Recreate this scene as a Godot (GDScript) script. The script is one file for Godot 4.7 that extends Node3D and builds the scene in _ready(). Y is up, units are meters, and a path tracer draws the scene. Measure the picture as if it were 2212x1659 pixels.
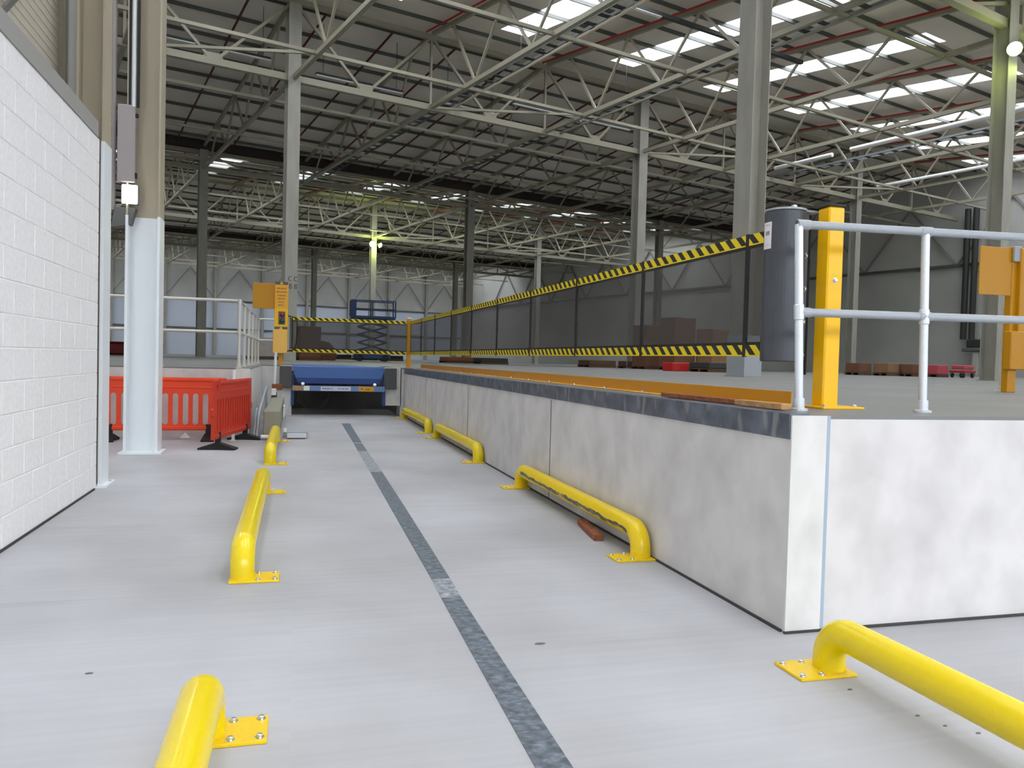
extends Node3D

# ---------------------------------------------------------------- set-up of the place
const HD := 1.153            # height of the loading dock above the lane
const EYE := 1.4
var G1 := Vector3.ZERO       # the hall's own axes: G1 runs along the main trusses, G2 away from the camera
var G2 := Vector3.ZERO
var taken := {}
var M := {}
var cubes := {}
var rng := RandomNumberGenerator.new()

func _ready() -> void:
	rng.seed = 7
	# --- camera
	var f := 1700.0
	var fc := Vector3((640.0 - 1106.0) / f, -(767.0 - 829.5) / f, -1.0).normalized()
	var xd := Vector3(1, -0.026, 0)
	var xc := (xd - fc * xd.dot(fc)).normalized()
	var yc := xc.cross(fc) * -1.0
	if yc.y < 0.0: yc = -yc
	var cam := Camera3D.new()
	cam.name = "camera"
	cam.transform = Transform3D(Basis(Vector3(xc.x, yc.x, -fc.x), Vector3(xc.y, yc.y, -fc.y), Vector3(xc.z, yc.z, -fc.z)), Vector3(0, EYE, 0))
	cam.fov = rad_to_deg(2.0 * atan(829.5 / f))
	cam.near = 0.05
	cam.far = 400.0
	add_child(cam)
	cam.current = true
	var a := deg_to_rad(16.508)
	G2 = Vector3(-sin(a), 0, -cos(a))
	G1 = Vector3(cos(a), 0, -sin(a))
	# --- sky and exposure: a bright overcast day outside the open side of the hall and over the rooflights
	var sky_mat := ProceduralSkyMaterial.new()
	sky_mat.sky_top_color = Color(0.95, 0.97, 1.0)
	sky_mat.sky_curve = 0.6
	sky_mat.sky_horizon_color = Color(0.63, 0.645, 0.67)
	sky_mat.ground_horizon_color = Color(0.62, 0.62, 0.62)
	sky_mat.ground_bottom_color = Color(0.5, 0.5, 0.5)
	sky_mat.sun_angle_max = 0.0
	sky_mat.sky_energy_multiplier = 1.0
	var sky := Sky.new()
	sky.sky_material = sky_mat
	var env := Environment.new()
	env.background_mode = Environment.BG_SKY
	env.sky = sky
	env.tonemap_mode = Environment.TONE_MAPPER_LINEAR
	env.tonemap_exposure = 16.3
	env.sdfgi_enabled = true
	env.ssao_enabled = true
	env.ssil_enabled = true
	var we := WorldEnvironment.new()
	we.name = "world_environment"
	we.environment = env
	add_child(we)
	make_materials()
	build_shell()
	build_roof()
	build_trusses()
	build_columns()
	build_block_wall()
	build_dock_edge()
	build_pipes()
	build_net_barrier()
	build_railings()
	build_leveller()
	build_stations()
	build_street_barriers()
	build_floor_things()
	build_services()
	build_back_things()

# ---------------------------------------------------------------- helpers
func P(a: float, b: float, y: float) -> Vector3:
	return G1 * a + G2 * b + Vector3(0, y, 0)

func roof_y(b: float) -> float:
	var t := fposmod(b - 13.3, 36.8)
	return 14.0 + 1.9 * (t / 18.4 if t < 18.4 else (36.8 - t) / 18.4)

func numbered(n: String) -> String:
	var k: int = taken.get(n, 0)
	taken[n] = k + 1
	return n if k == 0 else "%s_%03d" % [n, k]

func tag(o: Node3D, label: String, category := "", group := "") -> Node3D:
	o.set_meta("label", label)
	if category: o.set_meta("category", category)
	if group: o.set_meta("group", group)
	return o

func thing(called: String, label: String, category: String, at := Vector3.ZERO, turn := 0.0, group := "") -> Node3D:
	var o := Node3D.new()
	o.name = numbered(called)
	add_child(o, true)
	o.position = at
	o.rotation.y = turn
	tag(o, label, category, group)
	return o

func place(called: String, o: Node3D, parent: Node3D) -> void:
	if parent == null:
		o.name = numbered(called)
		add_child(o, true)
	else:
		o.name = called
		parent.add_child(o, true)

func obj(called: String, st: SurfaceTool, m: Material, parent: Node3D = null) -> MeshInstance3D:
	var o := MeshInstance3D.new()
	var me := st.commit()
	me.surface_set_material(0, m)
	o.mesh = me
	place(called, o, parent)
	return o

func struct(called: String, st: SurfaceTool, m: Material, label := "") -> MeshInstance3D:
	var o := obj(called, st, m)
	o.set_meta("kind", "structure")
	if label: o.set_meta("label", label)
	return o

func struct_root(called: String, label := "") -> Node3D:
	var o := Node3D.new()
	o.name = numbered(called)
	add_child(o, true)
	o.set_meta("kind", "structure")
	if label: o.set_meta("label", label)
	return o

func mb() -> SurfaceTool:
	var st := SurfaceTool.new()
	st.begin(Mesh.PRIMITIVE_TRIANGLES)
	return st

func tri(st: SurfaceTool, a: Vector3, b: Vector3, c: Vector3, n: Vector3, ua := Vector2.ZERO, ub := Vector2.ZERO, uc := Vector2.ZERO) -> void:
	# clockwise as seen from the side that n points to
	if (b - a).cross(c - a).dot(n) > 0.0:
		var t := b
		b = c
		c = t
		var u := ub
		ub = uc
		uc = u
	for k in 3:
		st.set_normal(n)
		st.set_uv([ua, ub, uc][k])
		st.add_vertex([a, b, c][k])

func quad(st: SurfaceTool, a: Vector3, b: Vector3, c: Vector3, d: Vector3, n: Vector3, u0 := Vector2(0, 0), u1 := Vector2(1, 1)) -> void:
	# a b c d round the quad; a at u0, c at u1
	tri(st, a, b, c, n, u0, Vector2(u1.x, u0.y), u1)
	tri(st, a, c, d, n, u0, u1, Vector2(u0.x, u1.y))

func bx(st: SurfaceTool, c: Vector3, s: Vector3, bs := Basis.IDENTITY) -> void:
	var h := s * 0.5
	for ax in 3:
		for sg in [-1.0, 1.0]:
			var n := Vector3.ZERO
			n[ax] = sg
			var u := Vector3.ZERO
			u[(ax + 1) % 3] = h[(ax + 1) % 3]
			var v := Vector3.ZERO
			v[(ax + 2) % 3] = h[(ax + 2) % 3]
			var o := n * h[ax]
			quad(st, c + bs * (o - u - v), c + bs * (o + u - v), c + bs * (o + u + v), c + bs * (o - u + v), (bs * n).normalized())

func cbx(st: SurfaceTool, c: Vector3, s: Vector3, e: float, bs := Basis.IDENTITY) -> void:
	# a box with chamfered edges
	var h := s * 0.5
	e = minf(e, minf(h.x, minf(h.y, h.z)) * 0.9)
	for ax in 3:
		var i := (ax + 1) % 3
		var j := (ax + 2) % 3
		for sg in [-1.0, 1.0]:
			var n := Vector3.ZERO
			n[ax] = sg
			var u := Vector3.ZERO
			u[i] = h[i] - e
			var v := Vector3.ZERO
			v[j] = h[j] - e
			var o := n * h[ax]
			quad(st, c + bs * (o - u - v), c + bs * (o + u - v), c + bs * (o + u + v), c + bs * (o - u + v), (bs * n).normalized())
		for si in [-1.0, 1.0]:
			for sj in [-1.0, 1.0]:
				var pi := Vector3.ZERO
				pi[i] = si * h[i]
				pi[j] = sj * (h[j] - e)
				var pj := Vector3.ZERO
				pj[i] = si * (h[i] - e)
				pj[j] = sj * h[j]
				var w := Vector3.ZERO
				w[ax] = h[ax] - e
				var nn := Vector3.ZERO
				nn[i] = si
				nn[j] = sj
				quad(st, c + bs * (pi - w), c + bs * (pi + w), c + bs * (pj + w), c + bs * (pj - w), (bs * nn).normalized())
	for sx in [-1.0, 1.0]:
		for sy in [-1.0, 1.0]:
			for sz in [-1.0, 1.0]:
				var s3 := Vector3(sx, sy, sz)
				var k := h - Vector3.ONE * e
				tri(st, c + bs * (s3 * Vector3(h.x, k.y, k.z)), c + bs * (s3 * Vector3(k.x, h.y, k.z)), c + bs * (s3 * Vector3(k.x, k.y, h.z)), (bs * s3).normalized())

func along(a: Vector3, b: Vector3) -> Basis:
	# z along a->b, y as upright as can be
	var z := (b - a).normalized()
	var up := Vector3.UP if absf(z.y) < 0.98 else G2
	var x := up.cross(z).normalized()
	return Basis(x, z.cross(x).normalized(), z)

func bar(st: SurfaceTool, a: Vector3, b: Vector3, w: float, h: float) -> void:
	bx(st, (a + b) * 0.5, Vector3(w, h, a.distance_to(b)), along(a, b))

func bar_node(called: String, a: Vector3, b: Vector3, w: float, h: float, m: Material, parent: Node3D) -> MeshInstance3D:
	# a straight member: alike members share one mesh per material
	if not cubes.has(m):
		var st := mb()
		bx(st, Vector3.ZERO, Vector3.ONE)
		var me := st.commit()
		me.surface_set_material(0, m)
		cubes[m] = me
	var o := MeshInstance3D.new()
	o.mesh = cubes[m]
	var bs := along(a, b)
	o.transform = Transform3D(Basis(bs.x * w, bs.y * h, bs.z * a.distance_to(b)), (a + b) * 0.5)
	place(called, o, parent)
	return o

func tube(st: SurfaceTool, pts: Array, r: float, n := 16, caps := true) -> void:
	var fr: Array = []
	var up := Vector3.ZERO
	var total := 0.0
	var lens := [0.0]
	for i in range(1, pts.size()):
		total += pts[i].distance_to(pts[i - 1])
		lens.append(total)
	for i in pts.size():
		var d: Vector3
		if i == 0: d = pts[1] - pts[0]
		elif i == pts.size() - 1: d = pts[i] - pts[i - 1]
		else: d = (pts[i + 1] - pts[i]).normalized() + (pts[i] - pts[i - 1]).normalized()
		d = d.normalized()
		if i == 0:
			up = Vector3.UP if absf(d.y) < 0.9 else Vector3.RIGHT
		up = (up - d * up.dot(d)).normalized()
		fr.append([up, d.cross(up).normalized(), d])
	for i in pts.size() - 1:
		for k in n:
			var a0 := TAU * k / n
			var a1 := TAU * (k + 1) / n
			var vs := []
			var ns := []
			for q in [[i, a0], [i + 1, a0], [i + 1, a1], [i, a1]]:
				var nn: Vector3 = fr[q[0]][0] * cos(q[1]) + fr[q[0]][1] * sin(q[1])
				ns.append(nn)
				vs.append(pts[q[0]] + nn * r)
			var us := [Vector2(lens[i] / total, float(k) / n), Vector2(lens[i + 1] / total, float(k) / n), Vector2(lens[i + 1] / total, float(k + 1) / n), Vector2(lens[i] / total, float(k + 1) / n)]
			for t in [[0, 1, 2], [0, 2, 3]]:
				var face: Vector3 = (vs[t[1]] - vs[t[0]]).cross(vs[t[2]] - vs[t[0]])
				var order: Array = t
				if face.dot(ns[t[0]]) > 0.0: order = [t[0], t[2], t[1]]
				for q in order:
					st.set_normal(ns[q])
					st.set_uv(us[q])
					st.add_vertex(vs[q])
	if caps:
		for e in [0, pts.size() - 1]:
			var nn2: Vector3 = fr[e][2] * (-1.0 if e == 0 else 1.0)
			for k in n:
				tri(st, pts[e], pts[e] + (fr[e][0] * cos(TAU * k / n) + fr[e][1] * sin(TAU * k / n)) * r, pts[e] + (fr[e][0] * cos(TAU * (k + 1) / n) + fr[e][1] * sin(TAU * (k + 1) / n)) * r, nn2)

func lathe(st: SurfaceTool, at: Vector3, axis: Vector3, prof: Array, n := 16) -> void:
	# prof: [distance along the axis, radius] pairs
	axis = axis.normalized()
	var u := axis.cross(Vector3.UP if absf(axis.y) < 0.9 else Vector3.RIGHT).normalized()
	var v := axis.cross(u).normalized()
	for i in prof.size() - 1:
		var p: Array = prof[i]
		var q: Array = prof[i + 1]
		var dl := Vector2(q[0] - p[0], q[1] - p[1])
		for k in n:
			var a0 := TAU * k / n
			var a1 := TAU * (k + 1) / n
			var r0 := u * cos(a0) + v * sin(a0)
			var r1 := u * cos(a1) + v * sin(a1)
			var nrm := ((r0 + r1).normalized() * dl.x - axis * dl.y).normalized()
			var A: Vector3 = at + axis * p[0] + r0 * p[1]
			var B: Vector3 = at + axis * q[0] + r0 * q[1]
			var C: Vector3 = at + axis * q[0] + r1 * q[1]
			var D: Vector3 = at + axis * p[0] + r1 * p[1]
			if q[1] > 0.0: tri(st, A, B, C, nrm)
			if p[1] > 0.0: tri(st, A, C, D, nrm)

func prism(st: SurfaceTool, poly: PackedVector2Array, y0: float, y1: float) -> void:
	# poly in (x, z)
	var idx := Geometry2D.triangulate_polygon(poly)
	for y in [y0, y1]:
		var n := Vector3.UP if y == y1 else Vector3.DOWN
		for k in range(0, idx.size(), 3):
			var a := poly[idx[k]]
			var b := poly[idx[k + 1]]
			var c := poly[idx[k + 2]]
			tri(st, Vector3(a.x, y, a.y), Vector3(b.x, y, b.y), Vector3(c.x, y, c.y), n)
	var cw := Geometry2D.is_polygon_clockwise(poly)
	for k in poly.size():
		var a := poly[k]
		var b := poly[(k + 1) % poly.size()]
		var d := (b - a).normalized()
		var n2 := Vector3(d.y, 0, -d.x)
		if cw: n2 = -n2
		quad(st, Vector3(a.x, y0, a.y), Vector3(b.x, y0, b.y), Vector3(b.x, y1, b.y), Vector3(a.x, y1, a.y), n2)

func grid_box(st: SurfaceTool, a0: float, a1: float, b0: float, b1: float, y0: float, y1: float) -> void:
	bx(st, P((a0 + a1) * 0.5, (b0 + b1) * 0.5, (y0 + y1) * 0.5), Vector3(a1 - a0, y1 - y0, b1 - b0), Basis(G1, Vector3.UP, -G2))

func slope_slab(st: SurfaceTool, a0: float, a1: float, b0: float, b1: float, low: float, high: float) -> void:
	# a piece of roof between two lines, following the slope
	var c: Array = []
	for q in [[a0, b0], [a1, b0], [a1, b1], [a0, b1]]:
		c.append(P(q[0], q[1], roof_y(q[1] + (0.001 if q[1] == b0 else -0.001))))
	var lo := Vector3(0, low, 0)
	var hi := Vector3(0, high, 0)
	var n: Vector3 = (c[1] - c[0]).cross(c[3] - c[0]).normalized()
	if n.y < 0.0: n = -n
	quad(st, c[0] + hi, c[1] + hi, c[2] + hi, c[3] + hi, n)
	quad(st, c[0] + lo, c[1] + lo, c[2] + lo, c[3] + lo, -n)
	var sides := [-G2, G1, G2, -G1]
	for k in 4:
		quad(st, c[k] + lo, c[(k + 1) % 4] + lo, c[(k + 1) % 4] + hi, c[k] + hi, sides[k])

const NTH := ["at", "first from", "second from", "third from", "fourth from", "fifth from", "sixth from", "seventh from", "eighth from", "ninth from"]

func by_column(k: int, home: int, column: String) -> String:
	# which of a row of trusses: counted from a column that can be pointed out
	if k == home: return "at the " + column
	return NTH[absi(k - home)] + " the " + column + (" towards grey wall" if k > home else " towards block wall")

# ---------------------------------------------------------------- materials
func noise_tex(seed_: int, freq: float, lo: float, hi: float, stretch := Vector2.ONE, size := 512, oct := 4) -> ImageTexture:
	var nz := FastNoiseLite.new()
	nz.seed = seed_
	nz.noise_type = FastNoiseLite.TYPE_SIMPLEX_SMOOTH
	nz.fractal_octaves = oct
	nz.frequency = freq
	var im := nz.get_seamless_image(size, size)
	im.convert(Image.FORMAT_RGB8)
	if stretch != Vector2.ONE:
		var big := im.duplicate()
		big.resize(int(size * stretch.x), int(size * stretch.y), Image.INTERPOLATE_LANCZOS)
		im = big
	for y in im.get_height():
		for x in im.get_width():
			var v := lerpf(lo, hi, im.get_pixel(x, y).r)
			im.set_pixel(x, y, Color(v, v, v))
	return ImageTexture.create_from_image(im)

func mat(c: Color, rough := 0.6, metal := 0.0, spec := 0.5) -> StandardMaterial3D:
	var m := StandardMaterial3D.new()
	m.albedo_color = c
	m.roughness = rough
	m.metallic = metal
	m.metallic_specular = spec
	return m

func textured(m: StandardMaterial3D, t: Texture2D, scale: Vector3, detail: Texture2D = null) -> StandardMaterial3D:
	m.albedo_texture = t
	m.uv1_triplanar = true
	m.uv1_world_triplanar = true
	m.uv1_scale = scale
	return m

func make_materials() -> void:
	var blotch := noise_tex(3, 0.006, 0.92, 1.02)
	var fine := noise_tex(5, 0.03, 0.96, 1.01)
	var streak := noise_tex(9, 0.012, 0.72, 1.05, Vector2(1, 0.2))
	var drip := noise_tex(11, 0.012, 0.91, 1.03, Vector2(0.3, 1))
	M.floor = textured(mat(Color(0.75, 0.75, 0.762), 0.55, 0.0, 0.35), floor_tex(), Vector3(0.125, 0.125, 0.125))
	M.dock_top = textured(mat(Color(0.50, 0.50, 0.49), 0.5, 0.0, 0.35), blotch, Vector3(0.12, 0.12, 0.12))
	M.concrete = textured(mat(Color(0.84, 0.828, 0.822), 0.75, 0.0, 0.3), drip, Vector3(0.35, 0.28, 0.35))
	M.concrete_pale = textured(mat(Color(0.86, 0.855, 0.84), 0.75, 0.0, 0.3), drip, Vector3(0.5, 0.3, 0.5))
	M.joint = mat(Color(0.62, 0.68, 0.74), 0.8)
	M.sealant = mat(Color(0.22, 0.22, 0.21), 0.8)
	M.block = textured(mat(Color(0.965, 0.96, 0.965), 0.55, 0.0, 0.4), fine, Vector3(1.2, 1.2, 1.2))
	M.mortar = mat(Color(0.91, 0.905, 0.90), 0.8)
	M.coping = mat(Color(0.62, 0.615, 0.60), 0.6)
	M.cladding = mat(Color(0.76, 0.73, 0.67), 0.5)
	M.trim = mat(Color(0.55, 0.53, 0.47), 0.5)
	M.wall = textured(mat(Color(0.72, 0.72, 0.70), 0.7), blotch, Vector3(0.06, 0.06, 0.06))
	M.wall_low = mat(Color(0.74, 0.77, 0.82), 0.6)
	M.roof = textured(mat(Color(0.92, 0.885, 0.83), 0.6), blotch, Vector3(0.07, 0.07, 0.07))
	M.brace = mat(Color(0.52, 0.52, 0.50), 0.6)
	M.cream = mat(Color(0.82, 0.76, 0.66), 0.5)
	M.purlin = mat(Color(0.36, 0.37, 0.35), 0.5, 0.2)
	M.gutter = mat(Color(0.20, 0.15, 0.14), 0.7)
	M.steel = mat(Color(0.58, 0.56, 0.485), 0.45)
	M.column = textured(mat(Color(0.62, 0.61, 0.57), 0.5), drip, Vector3(0.4, 0.1, 0.4))
	M.column_warm = mat(Color(0.68, 0.64, 0.56), 0.5)
	M.column_white = mat(Color(0.91, 0.93, 0.945), 0.4)
	M.galv = textured(mat(Color(0.86, 0.88, 0.90), 0.36, 0.5), fine, Vector3(3, 3, 3))
	M.galv_matt = textured(mat(Color(0.66, 0.68, 0.70), 0.55, 0.3), fine, Vector3(2, 2, 2))
	M.rail_paint = mat(Color(0.83, 0.82, 0.78), 0.4, 0.2)
	M.edge = textured(mat(Color(0.56, 0.58, 0.61), 0.42, 0.35), edge_tex(), Vector3(0.6, 0.6, 0.6))
	M.yellow = mat(Color(0.90, 0.80, 0.03), 0.26)
	M.yellow_scuffed = mat(Color(1, 1, 1), 0.3)
	M.yellow_scuffed.albedo_texture = scuff_tex()
	M.amber = mat(Color(0.99, 0.76, 0.01), 0.32)
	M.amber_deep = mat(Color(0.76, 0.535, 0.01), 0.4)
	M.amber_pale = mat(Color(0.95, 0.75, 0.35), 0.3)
	M.bolt = mat(Color(0.80, 0.81, 0.82), 0.25, 0.9)
	M.plate_yellow = textured(mat(Color(0.93, 0.78, 0.05), 0.4), fine, Vector3(3, 3, 3))
	M.black = mat(Color(0.07, 0.07, 0.07), 0.6)
	M.rubber = mat(Color(0.16, 0.16, 0.165), 0.7)
	M.bumper = textured(mat(Color(0.33, 0.33, 0.335), 0.8), fine, Vector3(2, 2, 2))
	M.cassette = textured(mat(Color(0.28, 0.29, 0.315), 0.4, 0.15), fine, Vector3(1, 1, 1))
	M.white = mat(Color(0.92, 0.92, 0.91), 0.45)
	M.stripes = mat(Color(1, 1, 1), 0.55)
	M.stripes.albedo_texture = stripe_tex()
	M.stripes.uv1_scale = Vector3(1, 1, 1)
	M.net = mat(Color(0.25, 0.245, 0.24, 0.76), 0.9)
	M.net.transparency = BaseMaterial3D.TRANSPARENCY_ALPHA
	M.strap = mat(Color(0.12, 0.12, 0.12), 0.8)
	M.blue = textured(mat(Color(0.21, 0.37, 0.62), 0.4), fine, Vector3(1, 1, 1))
	M.blue_dark = mat(Color(0.14, 0.27, 0.52), 0.4)
	M.blue_pale = mat(Color(0.42, 0.53, 0.72), 0.45)
	M.lift_blue = mat(Color(0.12, 0.24, 0.42), 0.5)
	M.orange = textured(mat(Color(0.95, 0.28, 0.10), 0.4), fine, Vector3(2, 2, 2))
	M.orange_dark = textured(mat(Color(0.80, 0.20, 0.10), 0.45), fine, Vector3(2, 2, 2))
	M.tape = textured(mat(Color(0.50, 0.53, 0.56), 0.6), tape_tex(), Vector3(1.6, 1.6, 1.6))
	M.tape_worn = textured(mat(Color(0.72, 0.73, 0.75), 0.6), tape_tex(), Vector3(1.6, 1.6, 1.6))
	M.red_pipe = mat(Color(0.62, 0.13, 0.12), 0.45)
	M.rust_pipe = mat(Color(0.36, 0.15, 0.12), 0.6)
	M.tray = mat(Color(0.50, 0.52, 0.52), 0.45, 0.4)
	M.tray_dark = mat(Color(0.20, 0.21, 0.20), 0.6)
	M.wood = textured(mat(Color(0.80, 0.62, 0.42), 0.8), streak, Vector3(1.5, 4, 1.5))
	M.wood_red = textured(mat(Color(0.62, 0.36, 0.22), 0.8), streak, Vector3(1.5, 4, 1.5))
	M.card = textured(mat(Color(0.45, 0.30, 0.22), 0.9), blotch, Vector3(0.5, 0.5, 0.5))
	M.card_pale = textured(mat(Color(0.55, 0.42, 0.30), 0.9), blotch, Vector3(0.5, 0.5, 0.5))
	M.pallet = mat(Color(0.36, 0.27, 0.19), 0.9)
	M.wrap = textured(mat(Color(0.66, 0.62, 0.60), 0.4), blotch, Vector3(0.7, 0.7, 0.7))
	M.red = mat(Color(0.72, 0.10, 0.08), 0.5)
	M.red_deep = mat(Color(0.40, 0.07, 0.06), 0.6)
	M.pink = mat(Color(0.72, 0.30, 0.34), 0.5)
	M.beige = textured(mat(Color(0.56, 0.56, 0.49), 0.55), fine, Vector3(1, 1, 1))
	M.box_grey = mat(Color(0.62, 0.585, 0.585), 0.5)
	M.dark_grey = mat(Color(0.38, 0.38, 0.37), 0.6)
	M.lamp_glass = mat(Color(0.95, 1.0, 0.75), 0.3)
	M.lamp_glass.emission_enabled = true
	M.lamp_glass.emission = Color(0.93, 1.0, 0.62)
	M.lamp_glass.emission_energy_multiplier = 3.0
	M.light_white = mat(Color(0.97, 0.97, 0.95), 0.3)
	M.light_white.emission_enabled = true
	M.light_white.emission = Color(1, 1, 1)
	M.light_white.emission_energy_multiplier = 0.6
	M.pane = mat(Color(0.96, 0.98, 1.0, 0.06), 0.1)
	M.pane.transparency = BaseMaterial3D.TRANSPARENCY_ALPHA
	M.asphalt = mat(Color(0.50, 0.50, 0.50), 0.9)
	M.pit = textured(mat(Color(0.42, 0.41, 0.40), 0.9), blotch, Vector3(0.4, 0.4, 0.4))
	M.yard = mat(Color(0.36, 0.37, 0.38), 0.8)
	M.paper = mat(Color(0.93, 0.93, 0.93), 0.7)
	M.signal_red = mat(Color(0.62, 0.10, 0.22), 0.15)
	M.signal_green = mat(Color(0.10, 0.25, 0.22), 0.15)

func floor_tex() -> ImageTexture:
	# power-floated concrete: soft clouding, faint brush lines, a few rubbed marks
	var s := 1024
	var n1 := FastNoiseLite.new()
	n1.seed = 21
	n1.frequency = 0.004
	n1.fractal_octaves = 4
	var a := n1.get_seamless_image(s, s)
	var n2 := FastNoiseLite.new()
	n2.seed = 33
	n2.frequency = 0.02
	n2.fractal_octaves = 3
	var b := n2.get_seamless_image(s, s)
	b.convert(Image.FORMAT_L8)
	var n3 := FastNoiseLite.new()
	n3.seed = 44
	n3.frequency = 0.006
	n3.fractal_octaves = 5
	var c := n3.get_seamless_image(s, s)
	var im := Image.create(s, s, false, Image.FORMAT_RGB8)
	for y in s:
		for x in s:
			var cloud := a.get_pixel(x, y).r
			var br := b.get_pixel((x / 8 + y * 3) % s, (y * 5) % s).r
			var st := c.get_pixel((x / 3) % s, (y * 4) % s).r
			var v := 0.90 + 0.13 * (cloud - 0.5) + 0.035 * (br - 0.5)
			if st > 0.76: v -= 0.18 * (st - 0.76)
			im.set_pixel(x, y, Color(v + 0.006 * (0.5 - cloud), v, v + 0.012 * (cloud - 0.5)))
	return ImageTexture.create_from_image(im)

func edge_tex() -> ImageTexture:
	# galvanised steel splashed with cement
	var s := 512
	var n1 := FastNoiseLite.new()
	n1.seed = 61
	n1.frequency = 0.012
	n1.fractal_octaves = 4
	var a := n1.get_seamless_image(s, s)
	var n2 := FastNoiseLite.new()
	n2.seed = 62
	n2.frequency = 0.02
	n2.fractal_octaves = 2
	var b := n2.get_seamless_image(s, s)
	var im := Image.create(s, s, false, Image.FORMAT_RGB8)
	for y in s:
		for x in s:
			var v := 0.72 + 0.35 * (a.get_pixel(x, y).r - 0.5)
			var w := b.get_pixel(x, (y / 3) % s).r
			var c := Color(v * 0.97, v, v * 1.05)
			if w > 0.66: c = c.lerp(Color(1.0, 0.98, 0.93), clampf((w - 0.66) * 6.0, 0, 0.8))
			im.set_pixel(x, y, c)
	return ImageTexture.create_from_image(im)

func tape_tex() -> ImageTexture:
	var s := 512
	var n1 := FastNoiseLite.new()
	n1.seed = 71
	n1.frequency = 0.02
	n1.fractal_octaves = 4
	var a := n1.get_seamless_image(s, s)
	var n2 := FastNoiseLite.new()
	n2.seed = 72
	n2.frequency = 0.05
	n2.fractal_octaves = 2
	var b := n2.get_seamless_image(s, s)
	var im := Image.create(s, s, false, Image.FORMAT_RGB8)
	for y in s:
		for x in s:
			var v := 0.74 + 0.45 * (a.get_pixel(x, y).r - 0.5)
			var w := b.get_pixel(x / 3, y).r
			if w > 0.66: v += 0.9 * (w - 0.66)
			im.set_pixel(x, y, Color(v * 0.98, v, v * 1.02))
	return ImageTexture.create_from_image(im)

func stripe_tex() -> ImageTexture:
	var s := 128
	var im := Image.create(s, s, false, Image.FORMAT_RGB8)
	for y in s:
		for x in s:
			var t := fposmod((x - y * 0.62) / float(s), 1.0)
			var c := Color(0.90, 0.80, 0.06) if t < 0.52 else Color(0.10, 0.10, 0.07)
			if y > 112: c = Color(0.90, 0.80, 0.06)
			im.set_pixel(x, y, c)
	return ImageTexture.create_from_image(im)

func scuff_tex() -> ImageTexture:
	# yellow paint rubbed black along the flank that faces the lane
	var w := 512
	var h := 128
	var nz := FastNoiseLite.new()
	nz.seed = 81
	nz.frequency = 0.03
	nz.fractal_octaves = 3
	var im := Image.create(w, h, false, Image.FORMAT_RGB8)
	for y in h:
		for x in w:
			var c := Color(0.93, 0.80, 0.03)
			var u := x / float(w)
			var v := y / float(h)
			var mid := 0.475 + 0.03 * nz.get_noise_2d(x * 0.6, 5.0) + 0.035 * (u - 0.5)
			var d := absf(v - mid)
			var k := nz.get_noise_2d(x * 0.9, y * 3.0)
			if u > 0.06 and u < 0.90 and d < 0.034 + 0.03 * k:
				c = c.lerp(Color(0.10, 0.11, 0.06), clampf(0.75 + k, 0.0, 0.95))
			im.set_pixel(x, y, c)
	return ImageTexture.create_from_image(im)

func sign_tex(bg: Color, ink: Color, rows: Array) -> StandardMaterial3D:
	# a notice whose print is too blurred to read: rows are [centre y, height, from x, to x] as shares of the face
	var w := 128
	var h := 128
	var im := Image.create(w, h, false, Image.FORMAT_RGB8)
	im.fill(bg)
	var r := RandomNumberGenerator.new()
	r.seed = 5
	for q in rows:
		var x: float = q[2] * w
		while x < q[3] * w:
			var l := r.randf_range(4, 11)
			im.fill_rect(Rect2i(int(x), int((q[0] - q[1] * 0.5) * h), int(minf(l, q[3] * w - x)), maxi(1, int(q[1] * h))), bg.lerp(ink, r.randf_range(0.55, 1.0)))
			x += l + 2.0
	var m := mat(Color(1, 1, 1), 0.45)
	m.albedo_texture = ImageTexture.create_from_image(im)
	return m

# ---------------------------------------------------------------- the hall itself
const A0 := -9.09
const BAY := 6.05
const A1 := 57.46
const FRONT := 9.0     # the front wall stands square to the lane
const DOOR := 7.4

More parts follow.
